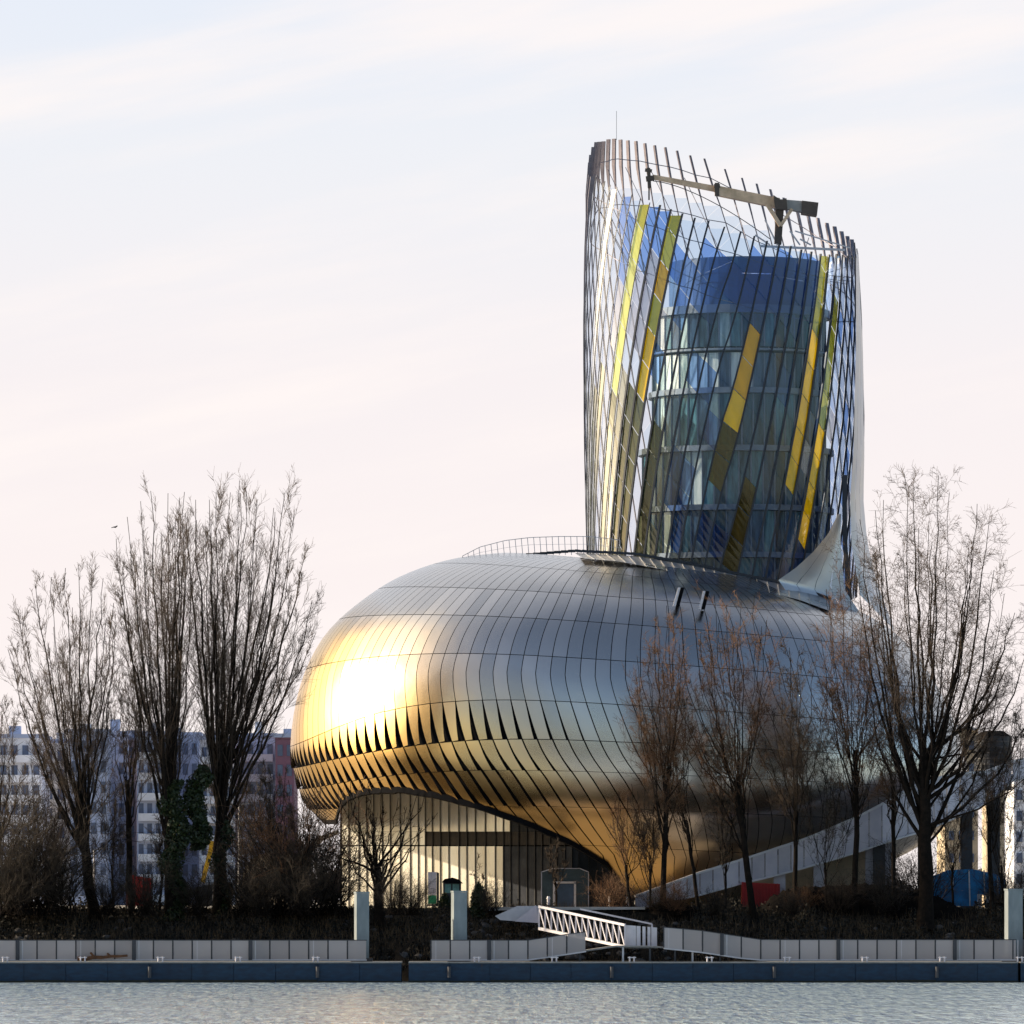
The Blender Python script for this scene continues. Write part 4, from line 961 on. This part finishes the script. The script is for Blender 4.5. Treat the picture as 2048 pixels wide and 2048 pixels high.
# shrubs: bare thicket bushes, a few meshes shared
def shrub_mesh(seed, h, wdt, stems, m, sub=7):
    rs = np.random.RandomState(seed); st = np.zeros((stems, 7, 3)); b = rs.randn(stems, 2)*wdt*0.16
    tip = rs.randn(stems, 2)*wdt*0.42; hh = h*rs.uniform(0.55, 1.0, stems); uu = np.linspace(0, 1, 7)
    for k in range(7):
        st[:, k, :2] = b+(tip-b)*uu[k]**0.8; st[:, k, 2] = hh*uu[k]**0.95
    st[:, 1:-1] += rs.randn(stems, 5, 3)*0.06
    sr = np.clip(0.045*(1-0.8*uu)[None, :]*np.ones((stems, 1)), 0.014, None)
    b2, r2 = grow(rs, st, sr, sub, 0.12, 0.98, 0.6, lambda s, q, M, pl: pl*0.28*q.uniform(0.5, 1.4, M), 4, 0.6, 0.03, 0.16, 0.014)
    b3, r3 = grow(rs, b2, r2, 5, 0.1, 1.0, 0.7, lambda s, q, M, pl: (0.2+pl*0.4)*q.uniform(0.5, 1.4, M), 2, 0.8, 0.0, 0.2, 0.011, 0.6)
    V1, Q1 = tubes(st, sr, 4); V2, Q2 = join([tubes(b2, r2, 3), tubes(b3, r3, 3)])
    TRI[0] += 2*(len(Q1)+len(Q2))
    return np_mesh('stems', V1, Q1, M_bark, smooth=False), np_mesh('twigs', V2, Q2, m, smooth=False)
SH = [shrub_mesh(60+i, 6.0, 4.2, 46, (M_shrub, M_twig, M_twig_o, M_shrub)[i], 9) for i in range(4)]
def shrub(px, Y, h, label, k, base=1828, group='bare thicket bushes on the bank'):
    p = P(px, base, Y); z = min(p.z, GZ) if Y < 479 else GZ
    o = empty('bare_shrub', (p.x, Y, z-0.1), label, 'bush', group); s = h/6.0; o.scale = (s*1.15, s*1.15, s); o.rotation_euler = (0, 0, R.uniform(0, 6.28))
    for nm, me in zip(('stems', 'twigs'), SH[k]):
        c = bpy.data.objects.new(nm, me); COL.objects.link(c); c.parent = o
    return o
SHRUBS = [(8, 472, 9.0, 'tall dense brown thicket in the left corner', 0), (66, 474, 7.5, 'brown thicket under the lowest limb of the fan tree', 1), (118, 471, 5.5, 'dark thicket left of the fan tree trunk', 3), (35, 469.5, 4.5, 'low thicket over the leftmost guard panels', 3),
          (215, 473, 3.2, 'small thicket between the fan tree trunk and the slender tree', 0), (290, 471, 3.8, 'thicket at the foot of the ivy trunk', 3), (395, 472, 3.4, 'thicket between the two tallest trees', 0),
          (500, 474, 4.6, 'brown thicket right of the widest tree', 1), (560, 474, 7.5, 'brown thicket below the gold nose', 1), (622, 475, 8.6, 'tallest thicket with reddish tips touching the louvred skin', 2), (668, 473, 5.0, 'thicket left of the first mooring pile', 3), (520, 470, 3.2, 'low dark thicket in front of the pale wall', 3), (600, 470, 3.8, 'low thicket between the pale wall and the first pile', 0),
          (790, 468, 3.0, 'dark bush filling the gap in the guard panels', 3), (828, 469, 2.4, 'bramble bush right of the gap in the guard panels', 0), (985, 472, 2.4, 'dark bush right of the second mooring pile', 3),
          (1228, 477, 3.0, 'bush at the foot of the young yellow tree', 2), (1310, 474, 2.2, 'bush at the foot of the ramp', 0), (1352, 473, 2.6, 'bush around the leftmost narrow tree', 2), (1430, 472, 1.8, 'bush left of the red container', 3), (1585, 471, 1.6, 'low bush right of the red container', 3),
          (1610, 475, 2.2, 'bush before the beige wall under the ramp', 2), (1680, 474, 3.0, 'bush left of the thick black trunk', 1), (1770, 473, 3.2, 'bush behind the thick black trunk', 3), (1835, 478.2, 5.0, 'tall thicket below the upper ramp', 0), (2005, 478.4, 3.0, 'low thicket right of the blue tarpaulin', 3), (2046, 474, 4.0, 'thicket behind the right mooring pile', 0)]
for a in SHRUBS: shrub(*a)

# undergrowth: brambles and dead grass over the bank (uncountable)
def leaf_cloud(rs, cen, n, size):
    c = cen(rs, n); a = unit(rs.randn(n, 3)); b = unit(np.cross(a, rs.randn(n, 3))); s = size*rs.uniform(0.5, 1.3, (n, 1))
    V = np.stack([c-a*s, c-b*s*0.6, c+a*s, c+b*s*0.6], 1).reshape(-1, 3)
    return V, np.arange(4*n).reshape(-1, 4)
def bank_cen(rs, n):
    x = rs.uniform(-46, 46, n); v = rs.rand(n); y = 465+v*13
    z = np.interp(y, [463.5, 465, 468, 472, 476.5, 479.5], [-1, 0.6, 2.6, 4.0, 5.1, 5.33])
    hump = 0.45+0.35*np.sin(x*0.9)+0.3*np.sin(x*2.3+1)+0.25*np.sin(x*0.31+2)
    px = x/y*F+1024
    hump = hump*np.where(((px > 770) & (px < 1260)), 0.45, 1.0)
    return np.stack([x, y, z+np.abs(rs.randn(n))*0.5*np.maximum(hump, 0.15)+0.02], -1)
rs = np.random.RandomState(5)
V, Q = leaf_cloud(rs, bank_cen, 90000, 0.13)
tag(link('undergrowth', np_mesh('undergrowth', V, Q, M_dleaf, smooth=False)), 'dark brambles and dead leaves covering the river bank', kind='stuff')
def grass(rs, n):
    c = bank_cen(rs, n); c[:, 2] -= 0.1; h = rs.uniform(0.25, 0.8, n); l = rs.randn(n, 2)*0.15
    tip = c.copy(); tip[:, 2] += h; tip[:, :2] += l; wv = np.zeros((n, 3)); wv[:, 0] = 0.012
    V = np.stack([c-wv, c+wv, tip+wv*0.4, tip-wv*0.4], 1).reshape(-1, 3); return V, np.arange(4*n).reshape(-1, 4)
V, Q = grass(rs, 22000)
tag(link('dry_grass', np_mesh('dry_grass', V, Q, mat('dry_grass', (0.16, 0.10, 0.05), 0.9, color2=(0.022, 0.016, 0.010), scale=0.7), smooth=False)), 'thin dry grass stalks along the top of the bank', kind='stuff')
# ivy on the trunks
def ivy(cx, y0, y1, wpx, Y, n, label, seed):
    rs = np.random.RandomState(seed)
    def cen(rs, n):
        v = rs.rand(n); py = y1+(y0-y1)*v; a = rs.uniform(0, 2*math.pi, n); rr = wpx/26.5*np.interp(v, [0, 0.15, 0.4, 0.8, 1], [0.35, 0.9, 1.0, 0.7, 0.8])*np.sqrt(rs.rand(n))
        lump = 1+0.25*np.sin(py*0.11+a*2)
        x = (cx-1024)/F*Y+rr*lump*np.cos(a)+0.4*np.sin(py*0.05); z = CZ-(py-HY)/F*Y
        return np.stack([x, Y+rr*np.sin(a)*0.8, z], -1)
    V, Q = leaf_cloud(rs, cen, n, 0.13)
    return tag(link('ivy', np_mesh('ivy', V, Q, M_leaf, smooth=False)), label, 'ivy')
ivy(352, 1840, 1560, 26, 472.6, 9000, 'thick ivy climbing the trunk of the tallest tree', 71)
ivy(395, 1700, 1530, 24, 473.5, 6500, 'leafy ivy mass hanging between the two tall trees', 72)
ivy(445, 1840, 1640, 15, 474.6, 3500, 'thin ivy on the twin trunk of the widest tree', 73)
# evergreen shrub by the second pile
def evergreen(px, y0, y1, wpx, Y, n, label, seed):
    rs = np.random.RandomState(seed)
    def cen(rs, n):
        v = rs.rand(n); a = rs.uniform(0, 6.28, n); rr = wpx/26*np.sin(np.clip(v*0.9+0.1, 0, 1)*math.pi)**0.6*np.sqrt(rs.rand(n))
        return np.stack([(px-1024)/F*Y+rr*np.cos(a), Y+rr*np.sin(a), CZ-(lerp(y0, y1, v)-HY)/F*Y+rs.randn(n)*0.1], -1)
    V, Q = leaf_cloud(rs, cen, n, 0.11); root = empty('evergreen_shrub', tuple(P(px, y0, Y)), label, 'bush')
    o = link('foliage', np_mesh('foliage', V, Q, M_leaf, smooth=False), root)
    b_ = P(px, y0, Y); MB().cyl((b_.x, b_.y), 0.10, 0.04, b_.z-0.4, lerp(b_.z, P(px, y1, Y).z, 0.7), 6).build('stem', M_bark, root); return root
evergreen(957, 1850, 1768, 17, 474, 3500, 'dark evergreen shrub right of the second mooring pile', 81)
evergreen(890, 1830, 1790, 14, 477, 1800, 'low evergreen shrub below the green and white banner', 82)
# rocks of the embankment
V, Q, nb_ = [], [], 0
rs = np.random.RandomState(77)
for i in range(420):
    px = rs.uniform(860, 1340) if i < 260 else rs.uniform(0, 2048); Y = rs.uniform(466, 475); z = float(np.interp(Y, [465, 468, 472, 476.5], [0.6, 2.6, 4.0, 5.1])); sz = rs.uniform(0.12, 0.5)
    th = np.arange(6)*math.pi/3
    for ph, rr in ((-0.3, 0.8), (0.2, 1.0), (0.6, 0.5)):
        k = rr*sz*rs.uniform(0.7, 1.25, 6); V.append(np.stack([(px-1024)/F*Y+k*np.cos(th), Y+k*np.sin(th), z+ph*sz*rs.uniform(0.7, 1.2, 6)], -1))
    for r in range(2):
        for q in range(6): Q.append((nb_+r*6+q, nb_+r*6+(q+1) % 6, nb_+(r+1)*6+(q+1) % 6, nb_+(r+1)*6+q))
    Q += [(nb_+12, nb_+13, nb_+14, nb_+15), (nb_+12, nb_+15, nb_+16, nb_+17)]; nb_ += 18
tag(link('embankment_rubble', np_mesh('embankment_rubble', np.concatenate(V), np.array(Q), M_rock, smooth=False)), 'grey rubble half buried in the dark embankment', kind='stuff')
# earth mounds
def mound(pts, Y, dep, label, seed):
    rs = np.random.RandomState(seed); xs = np.linspace(pts[0][0], pts[-1][0], 60); V = []
    for x in xs:
        h = yat(pts, x)
        for v in np.linspace(0, 1, 14):
            k = math.sin(v*math.pi); base = GZ-0.9; zt = CZ-(h-HY)/F*Y
            V.append(((x-1024)/F*Y+rs.randn()*0.06, Y-dep/2+dep*v, base+(zt-base)*k**0.7+rs.randn()*0.07*k))
    idx = np.arange(60*14).reshape(60, 14); Q = np.stack([idx[:-1, :-1], idx[1:, :-1], idx[1:, 1:], idx[:-1, 1:]], -1).reshape(-1, 4)
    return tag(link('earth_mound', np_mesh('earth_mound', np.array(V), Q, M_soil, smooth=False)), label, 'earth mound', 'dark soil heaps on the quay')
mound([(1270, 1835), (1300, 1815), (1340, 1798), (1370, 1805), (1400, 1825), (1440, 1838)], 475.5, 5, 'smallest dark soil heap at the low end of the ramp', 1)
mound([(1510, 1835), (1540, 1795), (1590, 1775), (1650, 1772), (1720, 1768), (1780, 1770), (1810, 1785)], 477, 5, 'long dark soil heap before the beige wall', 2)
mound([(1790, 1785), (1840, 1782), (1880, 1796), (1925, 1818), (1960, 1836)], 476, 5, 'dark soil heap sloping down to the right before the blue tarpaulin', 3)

# ------------------------------------------------------------------ things on the quay
t = empty('site_container', tuple(P(1520, 1815, 480)), 'red steel container partly hidden behind trees and soil', 'container')
MB().prism([(1484, 1835), (1484, 1764), (1560, 1768), (1560, 1835)], 479.6, 2.4).build('body', M_red, t)
for k in range(12): MB().prism([(1485+k*6.2, 1830), (1485+k*6.2, 1767), (1488+k*6.2, 1767), (1488+k*6.2, 1830)], 479.5, 0.1).build('rib', M_red, t)
t = empty('tarpaulin_tent', tuple(P(1940, 1815, 481)), 'bright blue tarpaulin shelter at the right under the ramp', 'tent')
MB().prism([(1866, 1812), (1870, 1752), (1900, 1740), (1945, 1738), (1990, 1748), (2012, 1760), (2012, 1790), (1960, 1790), (1955, 1812)], 480, 3).build('cover', M_tarp, t)
for x in (1905, 1938, 1968, 1995): MB().bar(P(x, 1740 if x < 1990 else 1752, 479.9), P(x+2, 1812, 479.9), 0.1).build('pole', M_coping, t)
for x0, x1, yt, lab, mm in ((1955, 1963, 1788, 'narrow white post under the tarpaulin', M_white), (1972, 1986, 1786, 'stubby white barrier stack right of the blue shelter', M_white)):
    t = MB(); t.prism([(x0, 1822), (x0, yt), (x1, yt), (x1, 1822)], 478.4, 0.3); t.prism([(x0-2, 1822), (x0-2, 1818), (x1+2, 1818), (x1+2, 1822)], 478.2, 0.6); tag(t.build('site_barrier', mm), lab, 'barrier')
# tree stakes by the portal
for k, x in enumerate((1202, 1215, 1229)):
    o = MB().bar(P(x, 1760+k*2, 479.5), P(x+0.5, 1822, 479.5), 0.14).build('wooden_stake', M_wood)
    tag(o, ('first', 'second', 'third')[k]+' orange wooden stake from the dark portal', 'stake', 'wooden stakes beside the portal')
# banner
t = empty('banner_stand', tuple(P(866, 1812, 484)), 'upright white banner with a green lower part before the glazing', 'banner')
MB().prism([(856, 1790), (856, 1744), (873, 1744), (873, 1790)], 484, 0.15).build('white_field', M_white, t)
MB().prism([(856, 1808), (856, 1790.4), (873, 1790.4), (873, 1808)], 484, 0.15).build('green_field', M_green, t)
MB().prism([(854, 1812), (854, 1808.3), (880, 1808.3), (880, 1812)], 483.9, 0.5).build('foot', M_post, t)
MB().prism([(873.3, 1808), (873.3, 1744), (878, 1746), (878, 1808)], 484.02, 0.4).build('side_frame', M_fdark, t)
# kiosk behind the second pile
t = empty('ticket_kiosk', tuple(P(903, 1815, 481)), 'small dark kiosk with teal glass and curved roof behind the second pile', 'kiosk')
MB().prism([(886, 1818), (886, 1764), (922, 1764), (922, 1818)], 481.0, 1.2).build('body', M_fdark, t)
MB().prism([(890, 1786), (890, 1768), (902, 1768), (902, 1786)], 480.9, 0.08).build('window', M_teal, t)
MB().prism([(905, 1786), (905, 1768), (918, 1768), (918, 1786)], 480.9, 0.08).build('window', M_teal, t)
MB().prism([(883, 1765), (889, 1758), (905, 1755), (918, 1759), (926, 1767)], 480.6, 1.8).build('roof', M_black, t)
# small white bollards
for x, yb, lab in ((1220, 1818, 'white bollard on the quay below the middle stake'), (1255, 1802, 'white bollard at the foot of the ramp'), (1097, 1812, 'white bollard left of the blue door')):
    c = P(x, yb, 478.5); b = MB(); b.cyl((c.x, c.y), 0.13, 0.11, GZ-0.05, GZ+0.75, 10); b.cyl((c.x, c.y), 0.17, 0.10, GZ+0.75, GZ+0.95, 10); tag(b.build('white_bollard', M_white), lab, 'bollard', 'white bollards on the quay')
# pale curved wall and path left of the arch
t = empty('garden_wall', tuple(P(560, 1815, 486)), 'pale low curved wall glimpsed through the thicket below the nose', 'wall')
MB().prism([(480, 1815), (486, 1740), (510, 1712), (560, 1700), (590, 1712), (640, 1672), (676, 1660), (676, 1668), (645, 1682), (600, 1730), (600, 1815)], 487, 0.6).build('wall', M_beige, t)
# lamp masts on the left
for x, yt, Yl, lab in ((478, 1610, 486, 'tall pale lamp mast seen between the trunks of the widest tree'), (188, 1700, 484, 'short pale lamp mast beside the fan tree trunk')):
    t = empty('lamp_mast', (P(x, 0, Yl).x, Yl, GZ), lab, 'lamp post'); zt = P(0, yt, Yl).z; MB().cyl((P(x, 0, Yl).x, Yl), 0.11, 0.06, GZ, zt, 8).build('pole', M_coping, t)
    MB().bar((P(x, 0, Yl).x-0.05, Yl, zt), (P(x, 0, Yl).x+0.9, Yl, zt+0.15), 0.12).build('lamp_head', M_coping, t)
# red board, yellow boom and vehicle-like site clutter at the left
t = empty('site_hoarding', tuple(P(278, 1815, 490)), 'red site hoarding between the left trunks', 'hoarding')
for k in range(3): MB().prism([(254+k*17, 1812), (254+k*17, 1750+k*3), (268+k*17, 1750+k*3), (268+k*17, 1812)], 490, 0.15).build('panel', M_red, t)
for k in range(4): MB().bar(P(253+k*17, 1815, 490.2), P(253+k*17, 1748, 490.2), 0.12).build('post', M_post, t)
t = empty('yellow_boom_lift', tuple(P(410, 1815, 492)), 'yellow lifting boom leaning between the two tall trees', 'boom lift')
MB().bar(P(405, 1765, 492), P(424, 1690, 492), 0.35).build('boom', M_yel, t); MB().prism([(392, 1812), (392, 1775), (425, 1768), (425, 1812)], 491.5, 2).build('chassis', M_fdark, t)
MB().prism([(418, 1694), (418, 1682), (432, 1682), (432, 1694)], 491.6, 0.8).build('basket', M_yel, t)
# bird
b = MB(); c = P(230, 1054, 474); b.hexa([c+Vector((-.12, 0, -.05)), c+Vector((.1, 0, -.07)), c+Vector((.1, 0, .07)), c+Vector((-.12, 0, .03))], [c+Vector((-.14, .12, -.03)), c+Vector((.08, .12, -.05)), c+Vector((.08, .12, .05)), c+Vector((-.14, .12, .02))]); b.bar(c+Vector((.08, .06, .03)), c+Vector((.18, .06, .1)), .08); b.bar(c+Vector((-.12, .06, 0)), c+Vector((-.28, .06, -.06)), .05); tag(b.build('bird', M_black), 'small dark bird in the sky just left of the tallest tree', 'bird')

# ------------------------------------------------------------------ background buildings
M_w1 = mat('hazed_white', (0.80, 0.82, 0.90), 0.8, var=0.10, scale=0.1)  # block colours are mixed towards pale blue to paint in haze
M_w2 = mat('hazed_blue', (0.60, 0.68, 0.90), 0.8, var=0.25, scale=0.1)
M_w3 = mat('hazed_slate', (0.46, 0.54, 0.76), 0.8, var=0.25, scale=0.1)
M_w4 = mat('render_maroon', (0.24, 0.12, 0.18), 0.8, var=0.2, scale=0.1)
M_w5 = mat('render_pink', (0.48, 0.38, 0.42), 0.8, var=0.2, scale=0.1)
M_bw = mat('hazed_window', (0.12, 0.16, 0.27), 0.2, var=0.3)  # lightened along with the walls for the same painted haze
M_bal = mat('balcony_white', (0.85, 0.87, 0.95), 0.7, var=0.15)
WM = {}
def block(x0, x1, yt, Y, m, label, nfl=8, bays=None, depth=14, balc=False):
    a, b = P(x0, 0, Y).x, P(x1, 0, Y).x; zt = P(0, yt, Y).z; t = empty('apartment_block', ((a+b)/2, Y, GZ), label, 'building', 'apartment blocks behind the left trees')
    MB().box(a, b, Y, Y+depth, GZ, zt).build('walls', m, t)
    MB().box(a-0.3, b+0.3, Y-0.3, Y+depth+0.3, zt+0.002, zt+0.5).build('roof', M_w3, t)
    for q_ in range(max(1, int((b-a)/5))):
        xx_ = a+R.uniform(0.1, 0.9)*(b-a); q = MB(); q.box(xx_-R.uniform(0.3, 1.0), xx_+R.uniform(0.3, 1.0), Y+2, Y+4, zt+0.502, zt+0.5+R.uniform(0.5, 1.6)); q.build('chimney', R.choice((M_w1, M_w3)), t)
    bays = bays or max(2, int((b-a)/3.0)); fh = (zt-GZ-1)/nfl; bw = (b-a)/bays
    if bays <= 0: return t
    key = (round(bw, 2), round(fh, 2))
    if key not in WM:
        q = MB(); q.box(-bw*0.28, bw*0.28, -0.12, 0.1, -fh*0.28, fh*0.28); WM[key] = (q.mesh('window', M_bw), None)
    for fl in range(nfl):
        for k in range(bays):
            o = link('window', WM[key][0]); o.parent = t; o.location = (a+(k+0.5)*bw-t.location.x, 0, (fl+0.55)*fh+0.5)
        if balc: q = MB(); q.box(a+bw*0.2, b-bw*0.2, Y-1.2, Y-0.15, GZ+fl*fh+0.4, GZ+fl*fh+1.35); q.build('balcony', M_bal, t)
    return t
block(-70, 84, 1476, 800, M_w1, 'pale blue white block with balconies at the far left edge', 8, 7, balc=True)
block(86, 134, 1486, 815, mat('render_bright', (0.80, 0.78, 0.78), 0.8, var=0.1), 'narrow white block right of the leftmost balconied block', 8, 2)
block(140, 216, 1466, 790, M_w3, 'dark slate blue block behind the fan tree', 8, 4, balc=False)
block(217, 252, 1470, 806, M_w2, 'mid blue narrow block right of the slate block', 8, 2)
block(254, 272, 1480, 812, M_w5, 'pinkish narrow block in the middle of the row', 8, 1)
block(274, 342, 1470, 795, M_w2, 'blue block with balconies behind the ivy trunk', 8, 4, balc=True)
block(344, 398, 1472, 818, M_w3, 'slate block between the two tallest trees', 8, 3)
block(400, 470, 1480, 800, M_w1, 'pale block behind the widest tree', 8, 4, balc=True)
block(472, 550, 1474, 808, M_w2, 'blue block next to the maroon gable', 8, 4, balc=True)
block(551, 588, 1475, 796, M_w4, 'maroon gable touching the gold nose of the museum', 8, 2)
# right side
t = empty('beige_building', tuple(P(1940, 1815, 620)), 'sunlit beige building behind the right end of the ring', 'building')
MB().prism([(1890, 1815), (1890, 1450), (1956, 1462), (1956, 1815)], 620, 12).build('walls', M_beige, t)
MB().prism([(1888, 1450), (1888, 1445), (1958, 1457), (1958, 1462)], 619.6, 12.8).build('roof', M_coping, t)
for fl in range(6):
    for k in range(3): MB().prism([(1898+k*20, 1500+fl*45), (1898+k*20, 1482+fl*45), (1908+k*20, 1482+fl*45), (1908+k*20, 1500+fl*45)], 619.8, 0.3).build('window', M_bw, t)
t = empty('round_block', tuple(P(1990, 1815, 560)), 'dark round topped block standing at the right edge', 'building')
c = P(1990, 1815, 560); zt = P(0, 1472, 560).z; b = MB(); b.cyl((c.x, 562), 1.65, 1.65, P(0, 1580, 560).z, zt, 24); b.build('drum', M_fdark, t)
b = MB(); b.cyl((c.x, 562), 1.66, 0.9, zt+0.005, zt+0.5, 24); b.build('roof', M_black, t)
b = MB(); b.cyl((c.x, 562), 1.0, 1.0, GZ, P(0, 1580, 560).z-0.01, 16); b.build('shaft', M_beige, t)
for k in range(9): MB().cyl((c.x, 562), 1.72, 1.72, lerp(P(0, 1575, 560).z, zt, k/9), lerp(P(0, 1575, 560).z, zt, k/9)+0.12, 24).build('band', M_post, t)
t = empty('white_building', tuple(P(2050, 1815, 700)), 'white building cut by the right edge of the picture', 'building')
MB().prism([(2028, 1815), (2028, 1545), (2120, 1530), (2120, 1815)], 700, 12).build('walls', M_w1, t)
for fl in range(5):
    for k in range(3): MB().prism([(2033+k*22, 1600+fl*42), (2033+k*22, 1580+fl*42), (2045+k*22, 1580+fl*42), (2045+k*22, 1600+fl*42)], 699.8, 0.3).build('window', M_bw, t)
# the viewer's own unseen bank; its wood is added to darken the cladding's reflection
g = MB(); g.poly([(-3000, -2600, 3.0), (3000, -2600, 3.0), (3000, -14, 3.0), (-3000, -14, 3.0)]); tag(g.build('unseen_near_bank', M_bank), kind='structure')
rs = np.random.RandomState(19)
def nwood(rs, n):
    x = rs.uniform(-600, 600, n); y = rs.uniform(-70, -30, n); h = 24+5*np.sin(x*0.04)+4*np.sin(x*0.13+1)
    return np.stack([x, y, 3+h*rs.rand(n)**0.7], -1)
V, Q = leaf_cloud(rs, nwood, 22000, 1.6)
tag(link('added_bank_wood', np_mesh('added_bank_wood', V, Q, M_dleaf, smooth=False)), 'unseen dark wood added behind the viewer for the reflection in the cladding', kind='stuff')
# distant wood closing the horizon
rs = np.random.RandomState(9)
def wood(rs, n):
    x = rs.uniform(-400, 400, n); y = rs.uniform(1400, 1500, n); h = 9+4*np.sin(x*0.05)+3*np.sin(x*0.17+1)
    return np.stack([x, y, GZ+h*rs.rand(n)**0.6], -1)
V, Q = leaf_cloud(rs, wood, 25000, 1.1)
tag(link('distant_wood', np_mesh('distant_wood', V, Q, mat('far_twigs', (0.07, 0.06, 0.065), 0.9, var=0.3), smooth=False)), 'grey bare wood closing the horizon', kind='stuff')
